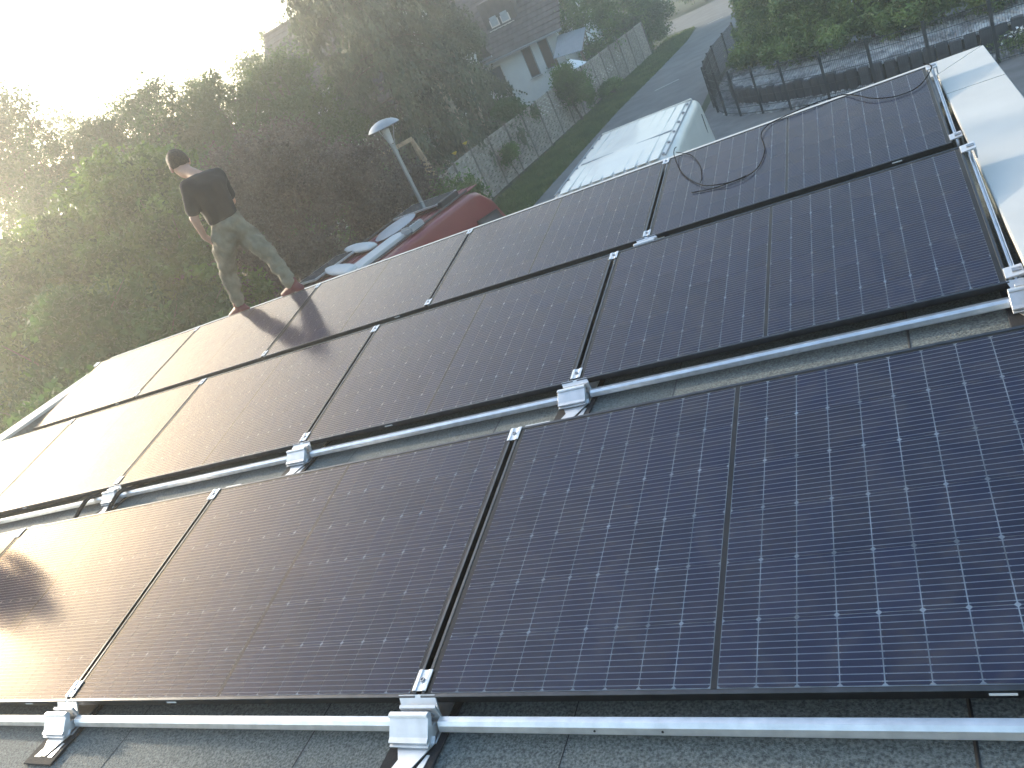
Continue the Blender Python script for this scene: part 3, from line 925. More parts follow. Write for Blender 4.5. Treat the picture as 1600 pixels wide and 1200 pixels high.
def van(name, label, loc, yaw, paint, roofm, H, L, facing, hw=1.02, rr=.16, wz=0.0):
    """local frame: +y towards the nose when facing = 1"""
    t = thing(name, label, 'van', loc, (0, 0, yaw if facing > 0 else yaw + math.pi))
    wr = hw * (0.955 if rr > .12 else .935)
    van_body(t, [(-L / 2, hw * .97, wr * .955, .36, H - .05, rr * .95), (-L / 2 + .06, hw, wr * .985, .30, H - .008, rr), (-L / 2 + .3, hw, wr, .28, H, rr), (-.2, hw, wr, .28, H + .01, rr),
                 (L / 2 - 1.75, hw, wr, .28, H, rr * 1.05), (L / 2 - 1.5, hw, wr * .985, .28, H - .04, rr * 1.2), (L / 2 - 1.15, hw, wr * .95, .28, H - .30, rr * 1.4),
                 (L / 2 - .62, hw * .99, wr * .92, .28, 1.42, .22), (L / 2 - .25, hw * .96, wr * .84, .30, 1.20, .2), (L / 2 - .03, hw * .88, wr * .76, .34, .98, .18)], paint)
    for x in (-hw + .06, hw - .06):
        for y in (-L / 2 + 1.0, L / 2 - .95):
            wheel(t, x, y)
    # windscreen and cab windows
    zt, z0 = H - .36, 1.47
    y0, y1 = L / 2 - .66, L / 2 - 1.12
    MB().add([(-.80, y0 + .02, z0), (.80, y0 + .02, z0), (.74, y1 + .02, zt), (-.74, y1 + .02, zt), (-.80, y0 - .01, z0 - .01), (.80, y0 - .01, z0 - .01), (.74, y1 - .01, zt - .01), (-.74, y1 - .01, zt - .01)],
             [(0, 1, 2, 3), (4, 7, 6, 5), (0, 4, 5, 1), (1, 5, 6, 2), (2, 6, 7, 3), (3, 7, 4, 0)]).build('windscreen', 'pane', t)
    for sx_ in (-1, 1):
        f = MB().prism([(L / 2 - 2.02, 1.30 + wz), (L / 2 - 1.05, 1.30 + wz), (L / 2 - 1.32, 1.93 + wz), (L / 2 - 2.02, 1.98 + wz)], sx_ * (hw - .022), sx_ * (hw + .003), 'x').build('window_frame', 'van_trim', t)
        MB().prism([(L / 2 - 1.95, 1.36 + wz), (L / 2 - 1.18, 1.36 + wz), (L / 2 - 1.39, 1.88 + wz), (L / 2 - 1.95, 1.92 + wz)], sx_ * (hw - .01), sx_ * (hw + .006), 'x').build('window_pane', 'pane', f)
        mi = MB().box((sx_ * (hw + .15), L / 2 - 1.08, 1.50), (.20, .10, .32)).build('mirror', 'van_trim', t, bevel=.02)
        MB().box((sx_ * (hw + .05), L / 2 - 1.06, 1.42), (.14, .05, .05)).build('mirror_arm', 'van_trim', mi)
        MB().box((sx_ * (hw + .004), L / 2 - 1.85, 1.12), (.02, .16, .035)).build('door_handle', 'van_trim', t)
        MB().box((sx_ * (hw + .002), -.1, .70), (.012, L - 2.2, .12)).build('side_trim', 'van_trim', t)
        MB().box((sx_ * (hw * .965), -L / 2 - .006, 1.25), (.075, .03, .52)).build('tail_light', 'tail_red', t, bevel=.008)
        MB().box((sx_ * .70, L / 2 - .07, .86), (.30, .10, .16), (rad(-25), 0, sx_ * rad(-12))).build('headlight', 'pane_light', t, bevel=.02)
        d = MB().box((sx_ * .475, -L / 2 - .012, 1.38), (.93, .03, 1.9)).build('rear_door', paint, t, bevel=.012)
        MB().box((sx_ * .48, -L / 2 - .030, 1.85), (.66, .012, .55)).build('window_pane', 'pane', d)
    MB().box((0, -L / 2 - .05, .45), (hw * 1.9, .14, .20)).build('bumper', 'van_trim', t, bevel=.03)
    MB().box((0, L / 2 + .01, .50), (hw * 1.7, .16, .30)).build('bumper', 'van_trim', t, bevel=.04)
    return t

WH = 2.43
wv = van('white_van', 'white panel van with ribbed roof parked below the roof edge', (-2.95, 11.35, G), rad(2.0), 'white_paint', 'white_paint', WH, 5.3, -1, 1.08)
# local frame is turned: the rear is at local -y, away from the camera
for i in range(9):
    x = -0.74 + i * 0.185
    for (a, b) in ((-2.42, -0.52), (-0.38, 1.1)):
        MB().prism([(x - .080, WH + .012), (x - .068, WH + .026), (x + .068, WH + .026), (x + .080, WH + .012)], a, b, 'y').build('roof_rib', 'white_paint', wv, bevel=.004, seg=1)
MB().box((0, -0.45, WH + .024), (1.62, .05, .012)).build('roof_bow', 'grey_plastic', wv, bevel=.004)
for sx_ in (-1, 1):
    MB().tube([(sx_ * .915, -2.5, WH + .012), (sx_ * .915, 1.0, WH + .012)], .013, 6).build('gutter', 'grey_plastic', wv)
    for j in range(6):
        MB().lathe([(.001, 0), (.026, 0), (.026, .02), (.012, .028), (.001, .028)], n=8).build('roof_plug', 'grey_plastic', wv, loc=(sx_ * .865, -2.2 + j * .62, WH + .008))
    MB().box((sx_ * 1.055, -2.15, 2.02), (.012, .012, .36)).build('seam', 'van_trim', wv)
MB().box((0, -2.60, WH + .008), (1.80, .05, .03)).build('rear_edge', 'white_paint', wv, bevel=.01)

RH = 2.66
# nose towards +y; the roof front end is near local y = +0.9
rd_dir = rad(-8.6)
RL = 5.4
# near (camera-side) roof edge passes (-5.74, 11.41) -> local x = +0.86, roof front local y = RL/2-1.55
ox, oy = 0.86, RL / 2 - 1.60
cx_ = -6.04 - (ox * math.cos(rd_dir) - oy * math.sin(rd_dir))
cy_ = 12.0 - (ox * math.sin(rd_dir) + oy * math.cos(rd_dir))
rv = van('red_van', 'dark red camper van with gear strapped to its roof', (cx_, cy_, G), rd_dir, 'red_paint', 'red_roof', RH, RL, 1, 1.02, .10, .22)
def rl(a, l):   # along / left of the roof edge -> local xy
    return (ox - l, oy + a)
ZR = RH + .03
MB().box((0, -.55, RH + .020), (1.50, 4.1, .012)).build('roof_skin', 'red_roof', rv)
for x in (-.80, .80):
    MB().tube([(x, -2.4, ZR + .03), (x, oy - .05, ZR + .03)], .018, 8).build('roof_rail', 'van_trim', rv, smooth=True)
for i in range(7):
    MB().box((-.60 + i * .2, -.55, RH + .032), (.03, 4.05, .014)).build('roof_rib', 'red_roof', rv)
def roof_panel(a0, a1, l0, l1, z):
    p0, p1 = rl(a0, l0), rl(a1, l1)
    o = MB().box(((p0[0] + p1[0]) / 2, (p0[1] + p1[1]) / 2, z), (abs(p1[0] - p0[0]), abs(p1[1] - p0[1]), .035)).build('solar_module', 'alu', rv, bevel=.004)
    MB().box(((p0[0] + p1[0]) / 2, (p0[1] + p1[1]) / 2, z + .0185), (abs(p1[0] - p0[0]) - .05, abs(p1[1] - p0[1]) - .05, .002)).build('module_glass', 'pane', o)
roof_panel(-.78, -.06, .25, 1.38, ZR + .10)
roof_panel(-3.25, -2.1, 1.28, 1.80, ZR + .08)
p = rl(-.45, .24)
MB().box((p[0], p[1], ZR + .07), (.14, .60, .10)).build('roof_box', 'van_trim', rv, bevel=.01)
p = rl(-1.42, .80)
MB().lathe([(.001, .0), (.06, .0), (.06, .05), (.40, .085), (.43, .10), (.40, .115), (.2, .15), (.001, .165)], n=28).build('satellite_dish', 'grey_plastic', rv, loc=(p[0], p[1], ZR), rot=(rad(6), rad(-4), 0), smooth='auto')
p = rl(-1.75, .16)
vb = MB().box((p[0], p[1], ZR + .07), (.26, .42, .13)).build('roof_vent', 'grey_plastic', rv, bevel=.03)
for j in range(4):
    MB().box((p[0] - .02, p[1] - .13 + j * .085, ZR + .142), (.16, .03, .012)).build('vent_slot', 'van_trim', vb)
p = rl(-2.75, .42)
MB().box((p[0], p[1], ZR + .035), (.42, 2.05, .06)).build('white_board', 'pale_plastic', rv, bevel=.012)
for (a, l, le, an) in ((-1.98, 1.28, 1.20, 66), (-3.05, .85, 1.25, 64)):
    p = rl(a, l)
    # soft rolled cover: lofted bag
    vs, fs = [], []
    nn, kk = 9, 12
    for i in range(nn):
        u = i / (nn - 1)
        w = math.sin(math.pi * min(max(u, .04), .96)) ** .35
        for k in range(kk):
            an_ = 2 * math.pi * k / kk
            vs.append(((.17 + .012 * math.sin(5 * u + k)) * w * math.cos(an_), (u - .5) * le, .075 + .07 * w * math.sin(an_)))
    for i in range(nn - 1):
        for k in range(kk):
            fs.append((i * kk + k, i * kk + (k + 1) % kk, (i + 1) * kk + (k + 1) % kk, (i + 1) * kk + k))
    fs += [tuple(range(kk)), tuple((nn - 1) * kk + k for k in range(kk))]
    MB().add(vs, fs).build('padded_cover', 'pale_plastic', rv, smooth=True, loc=(p[0], p[1], ZR), rot=(0, 0, rad(an)))

# ================================================================ street lamp
t = thing('street_lamp', 'grey mushroom headed street lamp behind the red van', 'street lamp', (-7.9, 13.26, G))
MB().tube([(0, 0, 0), (0, 0, .9), (0, 0, .92), (0, 0, 3.75)], [.07, .07, .048, .040], 14).build('pole', 'lamp_metal', t, smooth='auto')
MB().tube([(0, 0, 3.70), (0, 0, 3.90)], [.052, .052], 12).build('collar', 'lamp_metal', t, smooth='auto')
for k in range(3):
    a = 2 * math.pi * k / 3 + .4
    MB().tube([(.045 * math.cos(a), .045 * math.sin(a), 3.86), (.10 * math.cos(a), .10 * math.sin(a), 4.02), (.22 * math.cos(a), .22 * math.sin(a), 4.28)], .009, 6).build('strut', 'lamp_metal', t)
MB().lathe([(.001, 3.92), (.05, 3.92), (.06, 4.0), (.085, 4.22), (.001, 4.24)], n=14).build('diffuser', 'pale_plastic', t, smooth='auto')
MB().lathe([(.335, 4.265), (.345, 4.255), (.35, 4.27), (.31, 4.315), (.24, 4.365), (.14, 4.40), (.05, 4.415), (.001, 4.417), (.001, 4.40), (.13, 4.385), (.23, 4.345), (.30, 4.295)], n=28).build('hood', 'lamp_metal', t, smooth='auto')

# ================================================================ woven wooden fence along the road
def woven_mesh(w, h):
    vs, fs = [], []
    rows, ns, upr = 17, 24, 6
    for r_ in range(rows):
        z = .10 + (h - .18) * r_ / (rows - 1)
        sg = 1 if r_ % 2 else -1
        hh = (h - .18) / (rows - 1) * .43
        k0 = len(vs)
        for i in range(ns + 1):
            u = i / ns
            bx = .034 * sg * math.sin(math.pi * (u * upr))
            for dz in (-hh, hh):
                vs.append((bx - .004, u * w, z + dz)); vs.append((bx + .004, u * w, z + dz))
        for i in range(ns):
            a = k0 + i * 4
            b = a + 4
            fs += [(a, b, b + 2, a + 2), (a + 1, a + 3, b + 3, b + 1), (a + 2, b + 2, b + 3, a + 3), (a, a + 1, b + 1, b)]
    mb = MB().add(vs, fs)
    for i in range(1, upr):
        mb.box((0, w * i / upr, h / 2), (.022, .03, h - .06))
    mb.box((0, w / 2, h - .02), (.05, w, .04)); mb.box((0, w / 2, .03), (.05, w, .04))
    mb.box((0, .012, h / 2), (.045, .024, h)); mb.box((0, w - .012, h / 2), (.045, .024, h))
    return mb.mesh('woven_panel', 'wood_grey')
wf = thing('woven_fence', 'weathered grey woven wooden fence along the road verge', 'fence', (-11.85, 19.4, G))
WM = woven_mesh(1.43, 1.82)
PM = MB().box((0, 0, .95), (.08, .08, 1.9)).mesh('post', 'wood_post', bevel=.008, seg=1)
fy = [19.4 + 1.51 * i for i in range(19)]
fx = [float(np.interp(y, [19.4, 25, 30, 40, 47], [-11.85, -11.75, -11.3, -10.75, -10.15])) for y in fy]
for i in range(19):
    link('post', PM, wf, (fx[i] + 11.85, fy[i] - 19.4, 0), (rad(random.uniform(-1, 1)), rad(random.uniform(-1, 1)), 0))
    if i < 18:
        a = math.atan2(-(fx[i + 1] - fx[i]), fy[i + 1] - fy[i])
        o = link('woven_panel', WM, wf, (fx[i] + 11.85 + .0, fy[i] - 19.4 + .04, .02 + random.uniform(-.02, .03)), (0, 0, a))
        o['kind'] = 'stuff'

# ================================================================ wire mesh fence with gravel bed
FP = [(-3.85, 33.62), (-4.0, 31.59), (-4.12, 29.33), (-4.1, 27.96), (-4.04, 26.58), (-3.90, 25.3), (-3.66, 24.35), (-3.30, 23.45), (-2.80, 22.70), (-2.12, 22.02), (-1.33, 21.25), (-0.33, 20.36), (0.73, 19.69), (1.87, 19.16), (3.06, 18.75), (4.30, 18.42)]
mf = thing('wire_fence', 'dark wire mesh fence curving round the gravel bed', 'fence', (FP[0][0], FP[0][1], G))
for i, (x, y) in enumerate(FP):
    lx, ly = x - FP[0][0], y - FP[0][1]
    po = MB().box((0, 0, .65), (.06, .06, 1.30)).build('post', 'post_metal', mf, bevel=.004, seg=1, loc=(lx, ly, 0))
    MB().box((0, 0, 1.305), (.066, .066, .012)).build('cap', 'post_metal', po)
    if i < len(FP) - 1:
        x2, y2 = FP[i + 1]
        w = math.hypot(x2 - x, y2 - y)
        an = math.atan2(y2 - y, x2 - x)
        mb = MB()
        for hz in (.06, .24, .50, .76, 1.02, 1.24):
            mb.box((w / 2, -.008, hz), (w - .06, .008, .011)); mb.box((w / 2, .008, hz), (w - .06, .008, .011))
        n = int(w / .05)
        for k in range(n):
            mb.box((.04 + (w - .08) * k / max(n - 1, 1), 0, .655), (.005, .0055, 1.23))
        o = mb.build('mesh_panel', 'post_metal', mf, loc=(lx, ly, 0), rot=(0, 0, an))
        o['kind'] = 'stuff'

PAL = [(-3.35, 34), (-3.45, 30), (-3.46, 27.5), (-3.36, 26.0), (-3.05, 24.55), (-2.15, 23.1), (-0.95, 22.0), (0.10, 21.15), (1.26, 20.55), (2.6, 20.2), (4.4, 19.9)]
bed = [(x, y) for x, y in PAL] + [(12, 19.5), (12, 46), (-3.2, 46)]
sheet('gravel_bed', bed, G + .42, 'stone')
pe = thing('palisade_edging', 'dark stone palisades holding the raised gravel bed', 'edging', (PAL[0][0], PAL[0][1], G))
PALM = MB().prism([(-.12, -.06), (.12, -.06), (.12, .06), (.06, .085), (-.06, .085), (-.12, .06)], -.05, .5).mesh('palisade', 'palisade', bevel=.012, seg=1)
for i in range(len(PAL) - 1):
    a, b = Vector(PAL[i]), Vector(PAL[i + 1])
    n = max(1, int((b - a).length / .27))
    for k in range(n):
        p = a.lerp(b, (k + .5) / n)
        link('palisade', PALM, pe, (p.x - PAL[0][0], p.y - PAL[0][1], random.uniform(-.05, .03)), (0, 0, math.atan2(b.y - a.y, b.x - a.x) + random.uniform(-.06, .06)))

def stones():
    bm = bmesh.new()
    bmesh.ops.create_icosphere(bm, subdivisions=1, radius=1)
    bv = np.array([v.co[:] for v in bm.verts]); bf = np.array([[v.index for v in f.verts] for f in bm.faces])
    bm.free()
    pts = []
    P = np.array(PAL[::-1])
    # bed surface, denser near the edge
    for _ in range(5200):
        u = RNG.random()
        i = min(int(u * (len(P) - 1)), len(P) - 2)
        a, b = P[i], P[i + 1]
        q = a + (b - a) * RNG.random()
        d = b - a
        nrm = np.array([d[1], -d[0]]) / np.linalg.norm(d)
        off = RNG.random() ** 1.3 * 3.0 + .05
        pts.append((*(q + nrm * off), G + .43, RNG.uniform(.03, .075)))
    FPa = np.array(FP[::-1])
    for _ in range(2600):
        i = RNG.integers(0, len(FPa) - 1)
        q = FPa[i] + (FPa[i + 1] - FPa[i]) * RNG.random()
        d = FPa[i + 1] - FPa[i]
        nrm = np.array([d[1], -d[0]]) / np.linalg.norm(d)
        pts.append((*(q + nrm * RNG.uniform(.03, .95)), G + .0, RNG.uniform(.03, .085)))
    pts = np.array(pts)
    n = len(pts)
    sc_ = pts[:, 3][:, None, None] * RNG.uniform(.6, 1.2, (n, 1, 3))
    jit = RNG.uniform(.75, 1.15, (n, len(bv), 1))
    V = bv[None] * jit * sc_ + pts[:, None, :3]
    Fq = bf[None] + (np.arange(n) * len(bv))[:, None, None]
    me = raw_mesh('gravel', V.reshape(-1, 3), Fq.reshape(-1, 3), 'stone')
    tag(link('gravel', me), 'loose grey gravel around the palisades', 'gravel', kind='stuff')
stones()

# ================================================================ vegetation
def leaf_cloud(C, n, L, W, droop=0.0, size_var=.35, up=0.3):
    """C: (n,3) leaf positions -> quads bent along the midrib"""
    n = len(C)
    d = RNG.normal(size=(n, 3)); d[:, 2] -= droop
    d /= np.linalg.norm(d, axis=1)[:, None]
    nn = RNG.normal(size=(n, 3)); nn[:, 2] += up
    s = np.cross(d, nn); s /= (np.linalg.norm(s, axis=1)[:, None] + 1e-9)
    nn = np.cross(s, d)
    l = L * RNG.uniform(1 - size_var, 1 + size_var, n)[:, None]
    w = W * RNG.uniform(1 - size_var, 1 + size_var, n)[:, None]
    V = np.zeros((n, 4, 3))
    V[:, 0] = C - d * l * .5
    V[:, 1] = C + s * w * .5 + nn * w * .18
    V[:, 2] = C + d * l * .5 - nn * l * .12
    V[:, 3] = C - s * w * .5 + nn * w * .18
    return V.reshape(-1, 3), np.arange(4 * n).reshape(-1, 4)


def blob_points(blobs, n, clusters, spread, shell=.55):
    """each big lobe is broken into bosses that stand apart, so light and dark gather in clumps"""
    B0 = np.array(blobs, float)
    subs = []
    for b in B0:
        k = 9
        d = RNG.normal(size=(k, 3)); d /= np.linalg.norm(d, axis=1)[:, None]
        d[:, 2] = np.where(d[:, 2] < -.45, -d[:, 2], d[:, 2])
        rr_ = RNG.uniform(.30, .50, k)
        c = b[:3] + d * b[3:6] * (.98 - rr_)[:, None]
        for j in range(k):
            subs.append([*c[j], *(b[3:6] * rr_[j])])
    B = np.array(subs)
    vol = (B[:, 3] * B[:, 4] * B[:, 5]) ** .75
    ci = RNG.choice(len(B), clusters, p=vol / vol.sum())
    d = RNG.normal(size=(clusters, 3)); d[:, 2] += .25
    d /= np.linalg.norm(d, axis=1)[:, None]
    r_ = RNG.uniform(.45, 1.08, clusters) ** .5
    cc = B[ci, :3] + d * r_[:, None] * B[ci, 3:6]
    k = RNG.integers(0, clusters, n)
    return cc[k] + RNG.normal(size=(n, 3)) * spread * RNG.uniform(.4, 1.2, clusters)[k][:, None], cc


def limb_mesh(base, top, blobs, r0, m, n_extra=5):
    mb = MB()
    base = Vector(base); top = Vector(top)
    m1 = base.lerp(top, .35) + Vector((random.uniform(-.15, .15), random.uniform(-.15, .15), 0))
    m2 = base.lerp(top, .7) + Vector((random.uniform(-.2, .2), random.uniform(-.2, .2), 0))
    path = smooth_path([base, m1, m2, top], 4)
    mb.tube(path, [r0 * (1 - .8 * i / (len(path) - 1)) for i in range(len(path))], 9)
    for b in blobs:
        for j in range(n_extra):
            s = path[int(len(path) * random.uniform(.25, .8))]
            e = Vector(b[:3]) + Vector((random.uniform(-.8, .8) * b[3], random.uniform(-.8, .8) * b[4], random.uniform(-.4, .8) * b[5]))
            mid_ = s.lerp(e, .5) + Vector((random.uniform(-.2, .2), random.uniform(-.2, .2), random.uniform(0, .3)))
            pth = smooth_path([s, mid_, e], 3)
            rr = r0 * random.uniform(.18, .35)
            mb.tube(pth, [rr * (1 - .85 * i / (len(pth) - 1)) for i in range(len(pth))], 5)
    return mb.mesh('trunk', m, smooth=True)


def leafy(name, label, cat, base, blobs, n, clusters, spread, L, W, m, trunk_r=.14, droop=.3, group=None, bark='bark', shell=.55, n_extra=3):
    """blobs are relative to base"""
    t = thing(name, label, cat, base, (0, 0, 0), group)
    top = max(blobs, key=lambda b: b[2])
    link('trunk', limb_mesh((0, 0, -.05), (top[0] * .6, top[1] * .6, top[2]), blobs, trunk_r, bark, n_extra), t)
    C, cc = blob_points(blobs, n, clusters, spread, shell)
    C = C[C[:, 2] > .05]
    V, Fq = leaf_cloud(C, n, L, W, droop)
    o = link('crown', raw_mesh('crown', V, Fq, m), t)
    o['kind'] = 'stuff'
    return t

gN = 'leafy trees close behind the roof'
leafy('leafy_tree', 'bright green leafy tree cut by the picture edge, behind the pale panels', 'tree', (-14.9, 9.0, G),
      [(-.3, .3, 4.2, 2.4, 2.4, 1.4), (.8, -.4, 3.2, 2.2, 2.4, 1.4), (-.8, 1.6, 4.2, 2.0, 2.0, 1.5), (1.2, 2.0, 3.9, 1.7, 1.7, 1.5), (1.0, -1.1, 1.7, 1.9, 2.1, 1.4)], 60000, 900, .15, .14, .07, 'leaf_green', .16, group=gN)
leafy('leafy_tree', 'green leafy tree just beyond the walking man\'s head', 'tree', (-13.2, 11.2, G),
      [(0, 0, 4.7, 2.1, 2.1, 1.5), (1.2, -1.0, 3.6, 1.9, 1.9, 1.5), (-1.1, .5, 4.6, 1.9, 1.9, 1.4), (.7, -.6, 1.9, 2.1, 2.1, 1.5)], 52000, 800, .14, .13, .065, 'leaf_green', .16, group=gN)
leafy('leafy_tree', 'mid green tree standing low between the back row end and the bright trees', 'tree', (-11.6, 7.4, G),
      [(0, 0, 3.1, 1.7, 1.7, 1.3), (.4, 1.2, 2.4, 1.5, 1.5, 1.2), (-.4, -1.2, 2.6, 1.6, 1.6, 1.2)], 30000, 520, .13, .13, .06, 'leaf_deep', .12, group=gN, n_extra=5)
leafy('leafy_tree', 'low dark green bush with bare twigs behind the back row end', 'tree', (-9.6, 4.9, G),
      [(0, 0, 2.6, 1.2, 1.4, 1.0), (.2, 1.2, 2.2, 1.1, 1.2, .9), (-.4, -.8, 2.4, 1.2, 1.2, .9)], 17000, 480, .15, .13, .055, 'leaf_deep', .10, group=gN, n_extra=5)
leafy('leafy_tree', 'grey green bush low behind the walking man\'s legs', 'tree', (-8.4, 7.0, G),
      [(0, 0, 2.35, 1.1, 1.0, .75), (.8, .6, 1.9, 1.0, 1.0, .8), (-.6, -.3, 1.7, 1.0, 1.0, .8)], 15000, 420, .14, .14, .045, 'leaf_deep', .09, group=gN, n_extra=5)
leafy('leafy_tree', 'tall green tree rising over the bushes at the picture edge', 'tree', (-17.2, 8.6, G),
      [(0, 0, 4.0, 2.0, 2.0, 1.4), (1.0, 1.0, 3.8, 2.0, 2.0, 1.5), (-.5, -1.2, 3.6, 1.8, 1.8, 1.5), (.8, -.4, 2.6, 2.0, 2.0, 1.4)], 30000, 520, .15, .14, .07, 'leaf_green', .16, group=gN)
gP = 'purple leaved trees behind the red van'
leafy('purple_tree', 'broad purple leaved tree filling the space behind the man and red van', 'tree', (-10.7, 12.6, G),
      [(0, 0, 4.1, 1.9, 1.9, 1.35), (-.9, -1.0, 3.2, 1.6, 1.7, 1.3), (1.0, .9, 3.1, 1.5, 1.5, 1.2), (.4, -.6, 1.9, 1.9, 1.9, 1.3), (1.3, -.9, 1.3, 1.5, 1.5, 1.1), (-.6, 1.1, 3.7, 1.6, 1.5, 1.2)], 60000, 1100, .12, .085, .048, 'leaf_purple', .14, group=gP)
leafy('purple_tree', 'smaller purple leaved tree by the street lamp', 'tree', (-10.6, 15.3, G),
      [(0, 0, 3.2, 1.5, 1.5, 1.1), (.6, .4, 2.2, 1.4, 1.4, 1.1)], 20000, 520, .14, .085, .048, 'leaf_purple', .10, group=gP)
leafy('shrub', 'light green shrub between the street lamp and the woven fence', 'shrub', (-9.6, 17.3, G),
      [(0, 0, 1.5, 1.0, 1.0, .9), (-.9, -.3, 1.9, .8, .8, .8), (-1.2, -1.0, 2.5, .8, .8, .8)], 12000, 320, .14, .12, .06, 'leaf_green', .07)
# middle distance
gM = 'trees in the middle distance'
for i, (x, y, h, w, lab, m) in enumerate((
        (-16.9, 22.6, 7.5, 2.2, 'hazy green tree beyond the purple tree, toward the sun', 'leaf_far'),
        (-17.9, 20.2, 7.6, 2.1, 'hazy green tree above the walking man', 'leaf_far'),
        (-19.0, 18.6, 8.1, 2.0, 'dim rounded tree between two brighter ones at the skyline', 'leaf_deep'),
        (-20.3, 17.4, 7.7, 2.0, 'hazy tree filling the dip of the skyline', 'leaf_far'),
        (-21.6, 15.9, 9.9, 1.9, 'dark ragged tree at the skyline by the picture edge', 'leaf_deep'))):
    leafy('skyline_tree', lab, 'tree', (x, y, G), [(0, 0, h * .72, w, w, h * .17), (1.2, -.8, h * .52, w, w, h * .2), (-1.2, .8, h * .58, w, w, h * .2), (.3, .2, h * .88, w * .6, w * .6, h * .12), (-.9, -1.0, h * .80, w * .5, w * .5, h * .12), (.6, -.4, 2.0, 2.4, 2.4, 1.8)], 34000, 520, .19, .12, .07, m, .18, group=gM)
# far wood edge
gF = 'far trees along the wood edge'
FARL = ['with a pointed top', 'with a broken crown', 'with a broad crown', 'with a thin see-through crown', 'with two tops', 'leaning over its neighbour', 'with a round dense crown', 'with a ragged outline', 'shorter than its neighbours', 'rim-lit by the sun', 'taller than its neighbours', 'half hidden by the tiled house', 'beside the weeping conifer']
far_spots = [(-33.5, 24.2, 12.2), (-31.2, 26.2, 10.2), (-30.0, 27.6, 9.6), (-28.6, 29.0, 9.7), (-26.9, 30.6, 9.0), (-25.3, 32.2, 8.8), (-27.5, 38.5, 9.6), (-31, 44, 11.2), (-28.5, 46, 12.0), (-25.5, 48, 12.8), (-36.0, 21.5, 12.5), (-23.5, 41.5, 11.6), (-21.5, 46.5, 12)]
for i, (x, y, h) in enumerate(far_spots):
    w = random.uniform(1.9, 2.7)
    leafy('far_tree', 'far wood edge tree ' + FARL[i], 'tree', (x, y, G),
          [(0, 0, h * .62, w * 1.2, w * 1.2, h * .2), (random.uniform(-1, 1), random.uniform(-1, 1), h * .83, w * .62, w * .62, h * .16), (random.uniform(-1.5, 1.5), random.uniform(-1.5, 1.5), h * .42, w * 1.35, w * 1.35, h * .2), (0, 0, h * .2, w * 1.4, w * 1.4, h * .18)],
          14000, 380, .24, .16, .095, 'leaf_far', .2, group=gF, n_extra=2)

# conifers
def conifer(name, label, base, H, r_low, z_low, n_branch, m, seed, hang=.45, trunk_r=.22):
    rr = np.random.default_rng(seed)
    t = thing(name, label, 'tree', base)
    mb = MB().tube([(0, 0, -.05), (0, 0, H * .5), (0, 0, H)], [trunk_r, trunk_r * .55, .02], 9)
    Vs, Ds, Ls = [], [], []
    for i in range(n_branch):
        z = z_low + (H - z_low) * (i / n_branch) ** 1.1
        f = 1 - (z - z_low) / (H - z_low)
        ln = r_low * (.25 + .75 * f) * rr.uniform(.75, 1.1)
        a = rr.uniform(0, 2 * np.pi)
        d = np.array([np.cos(a), np.sin(a)])
        dz = rr.uniform(.15, .45)
        pts = []
        for k in range(9):
            u = k / 8
            pts.append(np.array([d[0] * ln * u, d[1] * ln * u, z + dz * ln * u * .5 - .55 * ln * u * u]))
        mb.tube(pts, [max(.006, .035 * (1 - k / 9)) for k in range(9)], 4)
        # pendulous twigs
        nt_ = int(24 + 46 * ln / r_low)
        for _ in range(nt_):
            u = rr.uniform(.15, 1) ** .8
            p = pts[min(int(u * 8), 8)] + rr.normal(0, .10, 3)
            hl = hang * rr.uniform(.4, 1.5)
            sd = rr.normal(0, .16, 2)
            ns = 5
            for s in range(ns):
                q = p + np.array([sd[0] * s / ns, sd[1] * s / ns, -hl * s / ns])
                Vs.append(q); Ls.append(hl / ns * 1.5); Ds.append((sd[0] + rr.normal(0, .25), sd[1] + rr.normal(0, .25), -1))
    link('trunk', mb.mesh('trunk', 'bark', smooth=True), t)
    C = np.array(Vs); D = np.array(Ds); D /= np.linalg.norm(D, axis=1)[:, None]
    L = np.array(Ls)[:, None]
    n = len(C)
    s = np.cross(D, rr.normal(size=(n, 3))); s /= np.linalg.norm(s, axis=1)[:, None]
    w = rr.uniform(.035, .07, n)[:, None]
    V = np.zeros((n, 4, 3))
    V[:, 0] = C; V[:, 1] = C + D * L * .5 + s * w; V[:, 2] = C + D * L * 1.1; V[:, 3] = C + D * L * .5 - s * w
    o = link('crown', raw_mesh('crown', V.reshape(-1, 3), np.arange(4 * n).reshape(-1, 4), m), t)
    o['kind'] = 'stuff'
    return t
conifer('weeping_conifer', 'large weeping conifer with hanging twigs in front of the tiled houses', (-14.7, 26.2, G), 15.5, 4.1, 2.0, 240, 'needle', 3)
conifer('weeping_conifer', 'slimmer conifer beside the white house wall', (-14.6, 31.5, G), 11.0, 2.5, 1.4, 130, 'needle', 5, .32)
t = thing('tree_stump', 'pale topped trunk without crown standing behind the woven fence', 'tree', (-12.75, 25.9, G))
MB().tube(smooth_path([(0, 0, 0), (.03, 0, 1.8), (-.02, .02, 3.2), (.0, 0, 4.25)], 4), [.24, .23, .22, .21, .20, .195, .19, .19, .185, .18, .18, .175, .17], 11).build('trunk', 'bark_light', t, smooth=True)
for k in range(14):
    a = random.uniform(0, 6.28); z = random.uniform(1.5, 4.0)
    MB().tube([(.15 * math.cos(a), .15 * math.sin(a), z), (.34 * math.cos(a), .34 * math.sin(a), z + .08)], [.03, .012], 6).build('snag', 'bark_light', t)
leafy('slim_tree', 'thin pale trunk leaning behind the woven fence', 'tree', (-12.9, 28.2, G), [(0, .2, 5.2, 1.2, 1.2, 1.0), (-.4, 0, 4.2, .9, .9, .7)], 6000, 200, .2, .12, .06, 'needle', .11, bark='bark_light')
